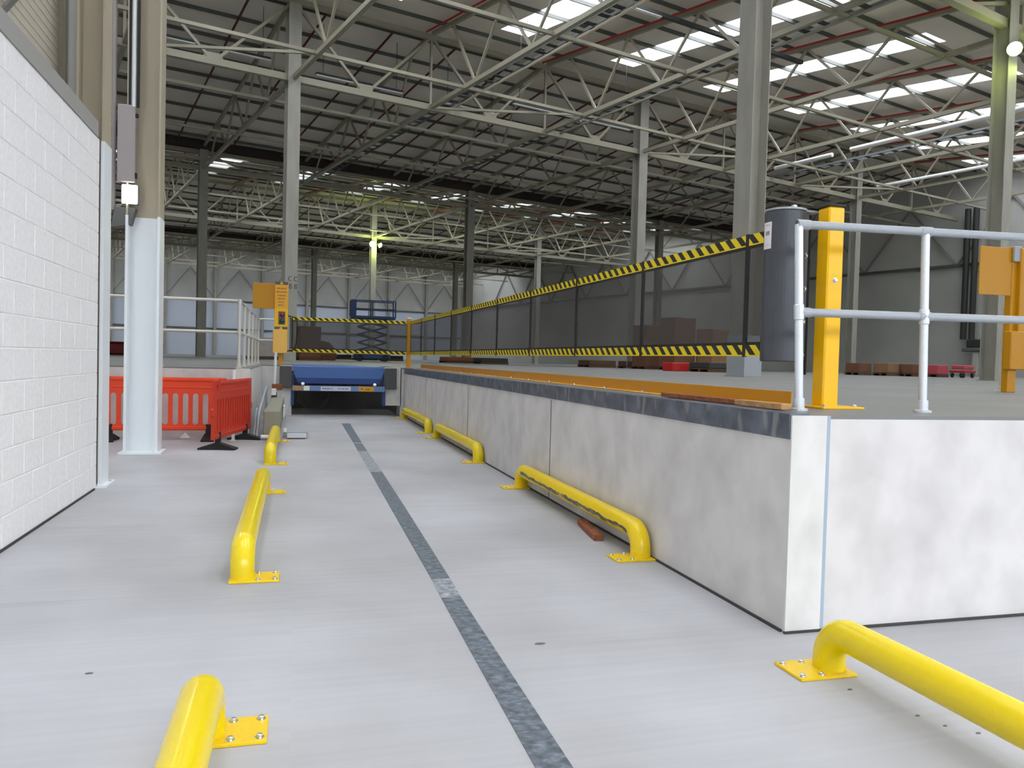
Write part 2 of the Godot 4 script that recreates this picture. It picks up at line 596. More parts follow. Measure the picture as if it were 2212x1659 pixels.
func build_shell() -> void:
	var hall := PackedVector2Array()
	for q in [[-9.09, -30.0], [57.46, -30.0], [57.46, 108.0], [-9.09, 108.0]]:
		var p := P(q[0], q[1], 0)
		hall.append(Vector2(p.x, p.z))
	hall = Geometry2D.intersect_polygons(hall, PackedVector2Array([Vector2(-300, FRONT), Vector2(300, FRONT), Vector2(300, -300), Vector2(-300, -300)]))[0]
	var st := mb()
	prism(st, hall, -0.3, 0.0)
	struct("floor", st, M.floor, "pale power-floated concrete floor of the sunken loading lane")
	st = mb()
	bx(st, Vector3(15, -0.16, FRONT + 40.0), Vector3(160, 0.3, 80))
	struct("ground", st, M.asphalt)
	st = mb()
	bx(st, Vector3(15, 5.75, FRONT + 30.0), Vector3(150, 11.5, 10))
	struct("wall_yard", st, M.yard, "neighbouring building across the yard outside the vehicle doorway")
	var dock := PackedVector2Array([Vector2(2.51, -3.577), Vector2(200, -3.577), Vector2(200, -200), Vector2(-200, -200), Vector2(-200, -13.95), Vector2(-0.75, -13.95), Vector2(-0.75, -18.9), Vector2(-0.36, -18.9), Vector2(-0.36, -21.4), Vector2(2.42, -21.4), Vector2(2.42, -18.9), Vector2(2.51, -18.9)])
	var root := struct_root("floor_dock", "raised concrete loading dock with a grey floor around the sunken lane")
	for poly in Geometry2D.intersect_polygons(dock, hall):
		st = mb()
		prism(st, poly, 0.0, HD - 0.02)
		obj("dock_wall", st, M.concrete, root)
		st = mb()
		prism(st, poly, HD - 0.02, HD)
		obj("dock_surface", st, M.dock_top, root)
	# corner piers with their joints, sealant at the foot of the dock walls
	st = mb()
	bx(st, Vector3(2.612, HD * 0.5, -3.576), Vector3(0.212, HD - 0.004, 0.012))
	obj("corner_pier", st, M.concrete_pale, root)
	st = mb()
	bx(st, Vector3(2.73, HD * 0.5, -3.576), Vector3(0.022, HD - 0.004, 0.008))
	obj("joint", st, M.joint, root)
	st = mb()
	bx(st, Vector3(-0.86, HD * 0.5, -13.95), Vector3(0.225, HD - 0.004, 0.014))
	obj("corner_pier", st, M.concrete_pale, root)
	st = mb()
	bx(st, Vector3(2.503, 0.006, -11.2), Vector3(0.018, 0.012, 15.2))
	bx(st, Vector3(10, 0.006, -3.568), Vector3(15, 0.012, 0.018))
	struct("trim_1", st, M.sealant)
	for q in [[0.0, -7.6], [0.0, -11.6], [0.0, -15.6]]:
		st = mb()
		bx(st, Vector3(2.509, 0.5, q[1]), Vector3(0.006, 1.02, 0.012))
		obj("joint", st, M.dark_grey, root)
	# walls
	st = mb()
	grid_box(st, -9.4, 57.8, 108, 108.3, 0, 16.4)
	var far := struct("wall_far", st, M.wall, "distant pale cladding wall at the end of the hall")
	st = mb()
	grid_box(st, -9.09, 57.46, 107.95, 108.0, HD, 8.3)
	obj("panel_band", st, M.wall_low, far)
	for y in [4.6, 8.3]:
		bar_node("cladding_rail", P(-9, 107.85, y), P(57.4, 107.85, y), 0.16, 0.14, M.purlin, far)
	for k in range(1, 11):
		var a := A0 + BAY * k
		bar_node("wall_post", P(a, 107.6, HD), P(a, 107.6, 14.5), 0.35, 0.4, M.column, far)
		bar_node("wall_brace", P(a, 107.7, 8.4), P(a + BAY * 0.5, 107.7, 12.4), 0.10, 0.10, M.brace, far)
		bar_node("wall_brace", P(a + BAY, 107.7, 8.4), P(a + BAY * 0.5, 107.7, 12.4), 0.10, 0.10, M.brace, far)
	st = mb()
	grid_box(st, 57.46, 57.8, -21, 108, 0, 16.4)
	var right := struct("wall_right", st, M.wall, "long grey cladding wall beyond the stacked pallets")
	bar_node("cladding_rail", P(57.36, -20, 9.1), P(57.36, 108, 9.1), 0.3, 0.2, M.purlin, right)
	for k in range(2, 14):
		var b := -5.1 + 7.36 * k
		bar_node("wall_brace", P(57.3, b, 9.1), P(57.3, b + 3.68, 13.6), 0.12, 0.12, M.brace, right)
		bar_node("wall_brace", P(57.3, b + 7.36, 9.1), P(57.3, b + 3.68, 13.6), 0.12, 0.12, M.brace, right)
	st = mb()
	grid_box(st, -9.4, -9.09, -1, 108, 0, 16.4)
	struct("wall_outer", st, M.wall)
	st = mb()
	bx(st, Vector3(-6.8, 8.2, FRONT + 0.15), Vector3(9.8, 16.4, 0.3))
	bx(st, Vector3(46.0, 8.2, FRONT + 0.15), Vector3(30.0, 16.4, 0.3))
	bx(st, Vector3(14.55, DOOR + (16.4 - DOOR) * 0.5, FRONT + 0.15), Vector3(32.9, 16.4 - DOOR, 0.3))
	struct("wall_near", st, M.wall, "front wall of the hall with its wide open vehicle doorway")

func build_roof() -> void:
	var root := struct_root("ceiling", "grey sheet roof of shallow ridges and valleys on steel purlins")
	var n_win := 0
	for s in [[-23.5, -5.1, 1], [-5.1, 13.3, 2], [13.3, 31.7, 1], [31.7, 50.1, 0], [50.1, 68.5, 1], [68.5, 86.9, 0], [86.9, 105.3, 1], [105.3, 108.2, 0]]:
		for k in 11:
			var a: float = A0 + BAY * k
			var strips := [[a, a + BAY, s[0], s[1]]]
			if s[2] > 0:
				strips = [[a, a + 2.32, s[0], s[1]], [a + 3.73, a + BAY, s[0], s[1]], [a + 2.32, a + 3.73, s[0], s[0] + 4.6], [a + 2.32, a + 3.73, s[0] + 16.4, s[1]]]
				if s[0] + 6.0 < -(FRONT + 0.284 * a) / 0.959:
					strips = [[a, a + BAY, s[0], s[1]]]
				else:
					n_win += 1
					var w := struct_root("window_%d" % n_win, "long rooflight of clear sheeting between the roof trusses")
					for i in 3:
						var st2 := mb()
						slope_slab(st2, a + 2.32, a + 3.73, s[0] + 4.6 + i * 3.9334, s[0] + 4.6 + (i + 1) * 3.9334, 0.03, 0.04)
						obj("pane", st2, M.pane, w)
			for q in strips:
				var near: float = -(FRONT + 0.284 * q[0]) / 0.959
				if q[3] <= near + 0.05: continue
				var st := mb()
				slope_slab(st, q[0], q[1], maxf(q[2], near), q[3], 0.0, 0.12)
				obj("roof_panel", st, M.roof, root)
		if s[0] > -6.0 and s[1] - s[0] > 10.0:
			for i in 9:
				var b: float = s[0] + 18.4 * (i + 0.5) / 9.0
				bar_node("purlin", P(A0, b, roof_y(b) - 0.08), P(A1, b, roof_y(b) - 0.08), 0.06, 0.15, M.purlin, root)
	for b in [13.3, 50.1, 86.9]:
		bar_node("valley_gutter", P(A0, b, 13.72), P(A1, b, 13.72), 0.75, 0.5, M.gutter, root)

func build_trusses() -> void:
	# main trusses under the ridges, shallow ones under the valleys
	for q in [[31.7, 15.45, "deep cream steel lattice truss crossing the hall at the column stencilled C8"], [68.5, 15.45, "deep lattice truss crossing the hall at the column that carries a lit floodlight"], [105.3, 15.45, "deep lattice truss crossing in front of the distant end wall"], [13.3, 13.35, "shallow truss along the roof valley, ending at the column with the brightest floodlight"], [50.1, 13.35, "shallow truss along the dark valley gutter beyond the deep cream truss"], [86.9, 13.35, "shallow truss along the most distant roof valley"]]:
		var b: float = q[0]
		var top: float = q[1]
		var t := thing("lattice_girder", q[2], "truss", P(9.06, b, 12.4))
		var o := t.position
		for k in range(0, 11):
			var a: float = A0 + BAY * k
			var ai: float = a + (0.08 if k == 0 else 0.0)
			var ao: float = a + BAY - (0.35 if k == 10 else 0.0)
			bar_node("bottom_chord", P(ai, b, 12.4) - o, P(ao, b, 12.4) - o, 0.24, 0.26, M.steel, t)
			bar_node("top_chord", P(ai, b, top) - o, P(ao, b, top) - o, 0.2, 0.2, M.steel, t)
			var mid := P(a + BAY * 0.5, b, 12.52)
			bar_node("diagonal", P(ai + 0.05, b, top - 0.05) - o, mid - G1 * 0.12 - o, 0.11, 0.11, M.steel, t)
			bar_node("diagonal", P(ao - 0.05, b, top - 0.05) - o, mid + G1 * 0.12 - o, 0.11, 0.11, M.steel, t)
			if k > 0: bar_node("vertical", P(a, b, 12.5) - o, P(a, b, top) - o, 0.1, 0.1, M.steel, t)
			if top > 14.0: bar_node("gusset", mid - G1 * 0.35 + Vector3(0, 0.12, 0) - o, mid + G1 * 0.35 + Vector3(0, 0.12, 0) - o, 0.04, 0.22, M.steel, t)
	# lighter trusses that span from valley to ridge, one slope each
	var labs := {-5.1: "truss overhead before the first roof valley", 13.3: "cream truss under the near skylit slope", 31.7: "shadowed truss under the unlit slope", 50.1: "truss under the second skylit slope", 68.5: "distant truss under the second unlit slope", 86.9: "distant truss under the last skylit slope"}
	for b0 in [-5.1, 13.3, 31.7, 50.1, 68.5, 86.9]:
		var up := roof_y(b0 + 1.0) < roof_y(b0 + 2.0)
		for k in range(1, 11):
			var a: float = A0 + BAY * k
			var t := thing("roof_truss", labs[b0] + ", " + (by_column(k, 3, "C8 column") if b0 < 40.0 else by_column(k, 6, "lit floodlight column")), "truss", P(a, b0, 12.4), 0.0, "valley to ridge trusses, slope %d" % int(round((b0 + 5.1) / 18.4)))
			var o := t.position
			var e0: float = b0 + 0.15
			var e1: float = b0 + 18.25
			bar_node("bottom_chord", P(a, e0, 12.4) - o, P(a, e1, 12.4) - o, 0.17, 0.17, M.steel, t)
			bar_node("top_chord", P(a, e0, roof_y(e0) - 0.32) - o, P(a, e1, roof_y(e1) - 0.32) - o, 0.15, 0.16, M.steel, t)
			for j in range(0, 4):
				var bb: float = (b0 + 18.4 - 4.07 * (j + 1)) if up else (b0 + 4.07 * (j + 1))
				for sg in [-1.0, 1.0]:
					var bt: float = bb + sg * 2.03
					if bt < e0 or bt > e1: continue
					bar_node("web_member", P(a, bb + sg * 0.06, 12.46) - o, P(a, bt, roof_y(bt) - 0.38) - o, 0.09, 0.09, M.steel, t)
	# ties and flat bracing at the level of the bottom chords
	var bs := [15.8, 22.15, 28.5, 34.9, 41.3, 47.6, 57.8, 64.7, 72.6, 79.0, 94.0, 101.0]
	var tl := ["third slender tie this side of the deep cream girder at the C8 column", "second slender tie this side of the deep cream girder at the C8 column", "slender tie just this side of the deep cream girder at the C8 column", "slender tie just beyond the deep cream girder at the C8 column", "second slender tie beyond the deep cream girder at the C8 column", "slender tie just this side of the dark valley gutter", "first slender tie beyond the dark valley gutter", "slender tie just this side of the girder at the lit floodlight column", "slender tie just beyond the girder at the lit floodlight column", "second slender tie beyond the girder at the lit floodlight column", "slender tie beyond the most distant roof valley", "slender tie nearest the distant end wall"]
	for i in bs.size():
		var b: float = bs[i]
		var tr := thing("tie_beam", tl[i], "beam", P(A0 + 0.1, b, 12.4), 0.0, "ties between the trusses")
		bar_node("tie_rod", Vector3.ZERO, G1 * (A1 - A0 - 0.2), 0.12, 0.12, M.steel, tr)
	for k in range(2, 10, 2):
		var a: float = A0 + BAY * k
		for q in [[31.7, 28.5], [68.5, 64.7], [50.1, 47.6]]:
			var br := thing("wind_brace", {31.7: "diagonal brace off the deep cream girder, ", 68.5: "diagonal brace off the distant girder, ", 50.1: "diagonal brace at the dark valley gutter, "}[q[0]] + (by_column(k, 3, "C8 column line") if q[0] < 60.0 else by_column(k, 6, "lit floodlight column")), "brace", P(a, q[0], 12.4), 0.0, "flat bracing at truss level")
			bar_node("brace_rod", Vector3.ZERO, P(a + BAY, q[1], 12.4) - P(a, q[0], 12.4), 0.1, 0.1, M.steel, br)

func h_section(w: float, d: float, h: float) -> SurfaceTool:
	# flanges face along z, web between them
	var st := mb()
	bx(st, Vector3(0, h * 0.5, d * 0.5 - 0.012), Vector3(w, h, 0.024))
	bx(st, Vector3(0, h * 0.5, -d * 0.5 + 0.012), Vector3(w, h, 0.024))
	bx(st, Vector3(0, h * 0.5, 0), Vector3(0.016, h, d - 0.048))
	return st

func steel_column(at: Vector3, top: float, turn: float, w: float, d: float, label: String, m: Material, group := "") -> Node3D:
	var c := thing("steel_column", label, "column", at, turn, group)
	obj("shaft", h_section(w, d, top - at.y), m, c)
	var st := mb()
	bx(st, Vector3(0, 0.012, 0), Vector3(w + 0.12, 0.024, d + 0.12))
	obj("base_plate", st, M.column_white if at.y < 0.5 else m, c)
	return c

func build_columns() -> void:
	var t := deg_to_rad(16.508)
	var c := steel_column(P(9.06, 31.7, HD), 15.3, t, 0.5, 0.5, "grey steel column stencilled C8 standing behind the blue dock leveller", M.column)
	var letters := TextMesh.new()
	letters.text = "C C\n8 8"
	var fnt := SystemFont.new()
	fnt.font_names = PackedStringArray(["Droid Sans"])
	letters.font = fnt
	letters.font_size = 16
	letters.pixel_size = 0.016
	letters.depth = 0.004
	letters.material = M.black
	var tm := MeshInstance3D.new()
	tm.mesh = letters
	tm.name = "stencil_lettering"
	tm.position = Vector3(0.07, 4.28 - HD, 0.252)
	c.add_child(tm, true)
	c = steel_column(P(14.9, 13.3, HD), 13.6, t + PI / 2, 0.5, 0.55, "big steel column rising behind the net barrier beside the dark barrier cassette", M.column)
	var st := mb()
	bx(st, Vector3(0, 0.5, 0), Vector3(0.56, 1.0, 0.6))
	obj("column_guard", st, M.galv_matt, c)
	steel_column(P(26.3, 13.3, HD), 13.6, t, 0.5, 0.5, "steel column behind the orange control panel carrying the brightest floodlight", M.column)
	steel_column(P(27.21, 31.7, HD), 15.3, t, 0.55, 0.55, "steel column at the middle of the net barrier holding the deep cream truss", M.column)
	steel_column(P(45.36, 31.7, HD), 15.3, t, 0.5, 0.5, "steel column beside the yellow barrier post, partly hidden by it", M.column)
	steel_column(P(9.06, 50.1, HD), 13.6, t, 0.5, 0.5, "drab steel column seen through the white dock railing", M.column)
	steel_column(P(27.21, 50.1, HD), 13.6, t, 0.55, 0.5, "drab column to the right of the lit floodlight, behind the long net barrier", M.column)
	steel_column(P(45.36, 50.1, HD), 13.6, t, 0.5, 0.5, "slim column just beyond the one holding the deep cream truss", M.column)
	steel_column(P(27.21, 68.5, HD), 15.3, t, 0.5, 0.5, "pale column with a lit floodlight, rising behind the blue scissor lift", M.column)
	steel_column(P(45.36, 68.5, HD), 15.3, t, 0.5, 0.5, "small pale column above the net barrier, midway along it", M.column)
	steel_column(P(9.06, 68.5, HD), 15.3, t, 0.5, 0.5, "column mostly hidden behind the white-cased column at the orange barriers", M.column)
	steel_column(P(27.6, 86.9, HD), 13.6, t, 0.5, 0.5, "olive column just beside the C8 column, further back", M.column)
	steel_column(P(45.4, 86.9, HD), 13.6, t, 0.5, 0.5, "thin distant column beside the drab column behind the net barrier", M.column)
	# the lean-to's own columns, square to the lane
	c = steel_column(Vector3(-2.025, 0, -11.8), 11.5, PI / 2, 0.36, 0.42, "tall column with white cased foot beside the orange plastic barriers", M.column_warm)
	st = mb()
	for sx in [-1.0, 1.0]:
		bx(st, Vector3(0, 1.61, sx * 0.198), Vector3(0.372, 3.22, 0.034))
	bx(st, Vector3(-0.0105, 1.61, 0), Vector3(0.005, 3.22, 0.37))
	bx(st, Vector3(0.0105, 1.61, 0), Vector3(0.005, 3.22, 0.37))
	obj("white_casing", st, M.column_white, c)
	c = steel_column(Vector3(-2.03, 0, -8.96), 11.5, PI / 2, 0.30, 0.26, "cream column closing the end of the white block wall", M.column_warm)
	st = mb()
	bx(st, Vector3(0, 1.75, 0.118), Vector3(0.312, 3.5, 0.034))
	obj("white_casing", st, M.column_white, c)
	lathe_bolt(c, Vector3(0.1, 0.02, 0.16), Vector3.UP, 0.016)

func lathe_bolt(parent: Node3D, at: Vector3, axis: Vector3, r: float) -> MeshInstance3D:
	var st := mb()
	lathe(st, Vector3.ZERO, axis, [[0.0, r * 1.5], [r * 0.18, r * 1.5], [r * 0.2, r], [r * 0.9, r], [r * 1.05, r * 0.8], [r * 1.1, 0.0]], 10)
	var o := obj("bolt", st, M.bolt, parent)
	o.position = at
	return o

func build_block_wall() -> void:
	# painted blockwork, laid in stretcher bond: single blocks where the camera can tell them apart
	var st := mb()
	bx(st, Vector3(-2.03, 1.75, 0.1), Vector3(0.19, 3.5, 17.7))
	var wall := struct("wall_left", st, M.mortar, "white painted block wall with a grey coping beside the lane")
	var ch := 0.2335
	var lens := {}
	for row in 15:
		var z := -8.75
		var first := 0.0
		var joint: float = -6.10 if row % 2 == 0 else -6.31
		first = fposmod(joint - z, 0.45)
		var edges := [z]
		var e := z + first
		if first < 0.06: e += 0.45
		while e < -4.6:
			edges.append(e)
			e += 0.45
		for i in edges.size() - 1:
			var l: float = snappedf(edges[i + 1] - edges[i], 0.001)
			if not lens.has(l):
				var sb := mb()
				cbx(sb, Vector3.ZERO, Vector3(0.10, ch - 0.006, l - 0.006), 0.005)
				var me := sb.commit()
				me.surface_set_material(0, M.block)
				lens[l] = me
			var o := MeshInstance3D.new()
			o.mesh = lens[l]
			o.position = Vector3(-1.98 + rng.randf_range(-0.0006, 0.0006), ch * (row + 0.5), (edges[i] + edges[i + 1]) * 0.5)
			place("block", o, wall)
	st = mb()
	bx(st, Vector3(-1.98, 1.75, 2.2), Vector3(0.10, 3.5, 13.4))
	obj("plain_blockwork", st, M.block, wall)
	st = mb()
	bx(st, Vector3(-1.985, 3.575, 0.1), Vector3(0.13, 0.15, 17.5))
	bx(st, Vector3(-2.2, 3.645, 0.1), Vector3(0.4, 0.02, 17.5))
	struct("trim_2", st, M.coping, "grey coping along the top of the white block wall")
	st = mb()
	bx(st, Vector3(-1.924, 0.008, 0.1), Vector3(0.014, 0.016, 17.5))
	struct("trim_3", st, M.sealant)
	# ribbed sheeting set back above the blockwork
	var root := struct_root("wall_upper", "cream sheeting with horizontal ribs above the white block wall")
	st = mb()
	bx(st, Vector3(-2.42, 7.5, 0.05), Vector3(0.06, 8.0, 18.2))
	obj("sheet", st, M.cladding, root)
	for i in 64:
		bar_node("rib", Vector3(-2.402, 3.68 + i * 0.085, -9.04), Vector3(-2.402, 3.68 + i * 0.085, 4.0), 0.034, 0.03, M.cladding, root)
	st = mb()
	bx(st, Vector3(-2.38, 7.5, -9.1), Vector3(0.07, 8, 0.1))
	bx(st, Vector3(-2.36, 7.5, -9.2), Vector3(0.05, 8, 0.04))
	obj("corner_trim", st, M.trim, root)
	st = mb()
	bx(st, Vector3(-2.33, 7.5, -9.45), Vector3(0.13, 8, 0.12))
	obj("door_jamb", st, M.coping, root)
	st = mb()
	bar(st, Vector3(-2.3, 4.06, -7.195), Vector3(-2.3, 5.2, -8.6), 0.03, 0.05)
	tag(obj("sloping_conduit", st, M.dark_grey), "dark sloping conduit fixed across the cream sheeting", "conduit")

# ---------------------------------------------------------------- the edge of the dock
func build_dock_edge() -> void:
	var ang := struct_root("trim_4", "galvanised steel angle protecting the long edge of the dock")
	for q in [[-3.585, -9.68], [-9.70, -14.6], [-14.62, -18.9]]:
		var st := mb()
		var l: float = q[0] - q[1]
		var zc: float = (q[0] + q[1]) * 0.5
		cbx(st, Vector3(2.506, HD - 0.062, zc), Vector3(0.012, 0.132, l), 0.003)
		cbx(st, Vector3(2.56, HD + 0.002, zc), Vector3(0.12, 0.008, l), 0.002)
		obj("edge_angle", st, M.edge, ang)
	var t := thing("toe_board", "long low yellow toe board bolted along the dock edge under the net", "toe board", Vector3(2.9, HD, -4.15))
	for q in [[0.0, -5.05], [-5.07, -9.9], [-9.92, -14.7]]:
		var st := mb()
		var l: float = q[0] - q[1]
		var zc: float = (q[0] + q[1]) * 0.5
		cbx(st, Vector3(0, 0.052, zc), Vector3(0.008, 0.104, l), 0.002)
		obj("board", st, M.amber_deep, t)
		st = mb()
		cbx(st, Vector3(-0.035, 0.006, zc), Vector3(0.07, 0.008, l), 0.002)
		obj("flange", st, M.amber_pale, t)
	for i in 16:
		lathe_bolt(t, Vector3(-0.04, 0.008, -1.2 - i * 0.85), Vector3.UP, 0.015)
	var st := mb()
	cbx(st, Vector3.ZERO, Vector3(0.075, 0.03, 1.05), 0.003, Basis(Vector3.UP, 0.03))
	var w := obj("timber_batten", st, M.wood_red)
	w.position = Vector3(2.735, HD + 0.022, -4.95)
	tag(w, "reddish timber batten lying along the dock edge beside the toe board", "timber")
	st = mb()
	cbx(st, Vector3.ZERO, Vector3(0.075, 0.034, 0.46), 0.003, Basis(Vector3.UP, 0.05))
	w = obj("timber_batten", st, M.wood)
	w.position = Vector3(2.705, HD + 0.024, -4.16)
	tag(w, "short pale timber offcut on the dock edge near the railing corner", "timber")

func pipe_guard(x: float, z0: float, z1: float, side: float, label: String, scuffed := false) -> void:
	# z0 is the end towards the camera, z1 the far end; the foot plates reach into the lane (side -1: towards -x)
	var t := thing("pipe_guard", label, "wheel guide", Vector3(x, 0, (z0 + z1) * 0.5), 0.0, "yellow tubular wheel guides along the lane")
	var r := 0.073
	var h := 0.197
	var br := 0.14
	var pts: Array = []
	var a: float = z0 - (z0 + z1) * 0.5
	var b := -a
	pts.append(Vector3(0, 0.012, a))
	for i in 9:
		var q := PI * 0.5 * i / 8.0
		pts.append(Vector3(0, h - br + br * sin(q), a - br + br * cos(q)))
	for i in range(1, 8):
		pts.append(Vector3(0, h, lerpf(a - br, b + br, i / 8.0)))
	for i in 9:
		var q := PI * 0.5 * i / 8.0
		pts.append(Vector3(0, h - br + br * cos(q), b + br - br * sin(q)))
	pts.append(Vector3(0, 0.012, b))
	var st := mb()
	tube(st, pts, r, 28)
	obj("tube", st, M.yellow_scuffed if scuffed else M.yellow, t)
	for e in [a, b]:
		st = mb()
		cbx(st, Vector3(side * 0.074, 0.007, e), Vector3(0.295, 0.013, 0.21), 0.002)
		var fp := obj("foot_plate", st, M.plate_yellow, t)
		for q in [[0.095, -0.075], [0.095, 0.075], [0.195, -0.075], [0.195, 0.075]]:
			lathe_bolt(fp, Vector3(side * q[0], 0.013, e + q[1]), Vector3.UP, 0.012)

func build_pipes() -> void:
	pipe_guard(-0.30, 0.10, -3.02, 1.0, "yellow pipe guard nearest the camera on the block wall side of the lane")
	pipe_guard(-0.30, -5.11, -8.30, 1.0, "yellow pipe guard opposite the end of the block wall, middle of its row")
	pipe_guard(-0.30, -10.46, -13.20, 1.0, "yellow pipe guard ending at the beige restraint box by the orange barriers")
	pipe_guard(2.42, 0.0, -3.10, -1.0, "yellow pipe guard in front of the near dock corner, running off the picture")
	pipe_guard(2.42, -5.19, -8.32, -1.0, "yellow pipe guard with black scuffs, second from the near dock corner", true)
	pipe_guard(2.42, -10.45, -13.72, -1.0, "yellow pipe guard third from the near dock corner, along the dock wall")
	pipe_guard(2.42, -14.66, -18.08, -1.0, "yellow pipe guard at the dock wall's far end beside the leveller")

# ---------------------------------------------------------------- the net along the dock
func band(st: SurfaceTool, a: Vector3, b: Vector3, y0: float, y1: float) -> void:
	# a striped webbing, 6 mm thick; its print repeats every 0.14 m
	var d := (b - a).normalized()
	var n := d.cross(Vector3.UP).normalized()
	var l := a.distance_to(b) / 0.14
	for s in [-1.0, 1.0]:
		var o: Vector3 = n * 0.004 * s
		quad(st, a + o + Vector3(0, y1, 0), b + o + Vector3(0, y1, 0), b + o + Vector3(0, y0, 0), a + o + Vector3(0, y0, 0), n * s, Vector2(0, 0), Vector2(l, 1))
	for y in [y0, y1]:
		quad(st, a + n * 0.004 + Vector3(0, y, 0), b + n * 0.004 + Vector3(0, y, 0), b - n * 0.004 + Vector3(0, y, 0), a - n * 0.004 + Vector3(0, y, 0), Vector3(0, 1.0 if y == y1 else -1.0, 0), Vector2(0, 0.95), Vector2(l, 1.0))

func net_run(t: Node3D, a: Vector3, b: Vector3, straps: Array) -> void:
	var o := t.position
	var y0 := 1.472
	var y1 := 2.292
	var d := (b - a).normalized()
	var st := mb()
	band(st, a - o, b - o, y1 - 0.075, y1)
	obj("top_band", st, M.stripes, t)
	st = mb()
	band(st, a - o, b - o, y0, y0 + 0.075)
	obj("bottom_band", st, M.stripes, t)
	st = mb()
	var n := d.cross(Vector3.UP).normalized()
	var lo := Vector3(0, y0 + 0.06, 0)
	var hi := Vector3(0, y1 - 0.06, 0)
	quad(st, a - o + lo, b - o + lo, b - o + hi, a - o + hi, n)
	obj("net", st, M.net, t)
	for y in [y0 + 0.085, y1 - 0.085]:
		bar_node("net_hem", a - o + Vector3(0, y, 0), b - o + Vector3(0, y, 0), 0.005, 0.02, M.strap, t)
	for s in straps:
		var p: Vector3 = a + d * s - o
		bar_node("strap", p + Vector3(0, y0 - 0.005, 0) - n * 0.0, p + Vector3(0, y1 + 0.005, 0), 0.016, 0.03, M.strap, t)

func build_net_barrier() -> void:
	var a := Vector3(2.95, 0, -4.56)
	var b := Vector3(2.66, 0, -19.12)
	var t := thing("net_barrier", "long dark net barrier with striped hems drawn along the dock edge", "safety net", Vector3(2.9, HD, -12))
	var ss := []
	for k in 9: ss.append(a.distance_to(b) - 0.2 - 1.6 * k)
	net_run(t, b, a, ss)
	t = thing("net_barrier", "short dark net barrier with striped hems across the leveller end", "safety net", Vector3(1.2, HD, -19.2))
	net_run(t, Vector3(-0.16, 0, -19.2), Vector3(2.6, 0, -19.2), [0.06])
	# the near post with the cassette that the net winds into
	t = thing("barrier_post", "square amber steel post bolted down at the near dock corner", "post", Vector3(3.24, HD, -4.29))
	var st := mb()
	cbx(st, Vector3(0, 0.632, 0), Vector3(0.115, 1.255, 0.115), 0.009)
	obj("post", st, M.amber, t)
	st = mb()
	cbx(st, Vector3(0.02, 0.007, 0.03), Vector3(0.30, 0.014, 0.27), 0.003)
	obj("foot_plate", st, M.amber, t)
	st = mb()
	cbx(st, Vector3(0, 1.268, 0), Vector3(0.122, 0.018, 0.122), 0.004)
	obj("cap", st, M.rubber, t)
	lathe_bolt(t, Vector3(0.0, 0.80, 0.0575), Vector3.BACK, 0.012)
	st = mb()
	bx(st, Vector3(0.0, 0.835, 0.058), Vector3(0.06, 0.014, 0.001))
	obj("small_label", st, M.plate_yellow, t)
	for q in [[-0.09, 0.12], [0.13, 0.12], [0.13, -0.07]]: lathe_bolt(t, Vector3(q[0], 0.014, q[1]), Vector3.UP, 0.012)
	t = thing("net_cassette", "dark grey upright roller cassette beside the amber post", "cassette", Vector3(3.01, HD, -4.44))
	st = mb()
	lathe(st, Vector3(0, 0.285, 0), Vector3.UP, [[0.0, 0.0], [0.0, 0.124], [0.008, 0.128], [0.95, 0.128], [0.958, 0.124], [0.958, 0.0]], 40)
	var hs := obj("housing", st, M.cassette, t)
	st = mb()
	cbx(st, Vector3(0.125, 0.765, 0.045), Vector3(0.05, 0.94, 0.012), 0.003, Basis(Vector3.UP, 0.5))
	obj("flange", st, M.cassette, t)
	st = mb()
	cbx(st, Vector3(0.155, 0.72, 0.0), Vector3(0.05, 1.03, 0.05), 0.004)
	obj("bracket", st, M.black, t)
	st = mb()
	lathe(st, Vector3(0, 1.243, 0), Vector3.UP, [[0.0, 0.0], [0.0, 0.13], [0.012, 0.13], [0.016, 0.0]], 40)
	bx(st, Vector3(0.1, 1.25, 0.02), Vector3(0.22, 0.012, 0.08))
	obj("cap", st, M.galv_matt, t)
	lathe_bolt(t, Vector3(0.02, 1.258, 0.06), Vector3.UP, 0.02)
	for i in 5: lathe_bolt(t, Vector3(0.118, 0.33 + i * 0.212, 0.055), Vector3(0.45, 0, 0.9), 0.012)
	st = mb()
	# label wrapped round the flank
	for k in 4:
		var q0 := deg_to_rad(198.0 - 9.0 * k)
		var q1 := deg_to_rad(189.0 - 9.0 * k)
		var p0 := Vector3(cos(q0), 0, -sin(q0)) * 0.1295
		var p1 := Vector3(cos(q1), 0, -sin(q1)) * 0.1295
		quad(st, p0 + Vector3(0, 1.17, 0), p1 + Vector3(0, 1.17, 0), p1 + Vector3(0, 1.0, 0), p0 + Vector3(0, 1.0, 0), (p0 + p1).normalized(), Vector2(k * 0.25, 0), Vector2(k * 0.25 + 0.25, 1))
	obj("label", st, sign_tex(Color(0.88, 0.86, 0.87), Color(0.25, 0.27, 0.25), [[0.42, 0.16, 0.22, 0.72], [0.12, 0.03, 0.2, 0.8], [0.85, 0.02, 0.2, 0.7]]), hs)
	# the far post
	t = thing("barrier_post", "slim amber post where both nets meet by the leveller", "post", Vector3(2.64, HD, -19.18))
	st = mb()
	cbx(st, Vector3(0, 0.60, 0), Vector3(0.10, 1.2, 0.10), 0.006)
	obj("post", st, M.amber_deep, t)
	st = mb()
	cbx(st, Vector3(0, 1.21, 0), Vector3(0.105, 0.03, 0.105), 0.006)
	obj("cap", st, M.white, t)
	st = mb()
	cbx(st, Vector3(0, 0.006, 0), Vector3(0.18, 0.012, 0.18), 0.003)
	obj("foot_plate", st, M.amber_deep, t)

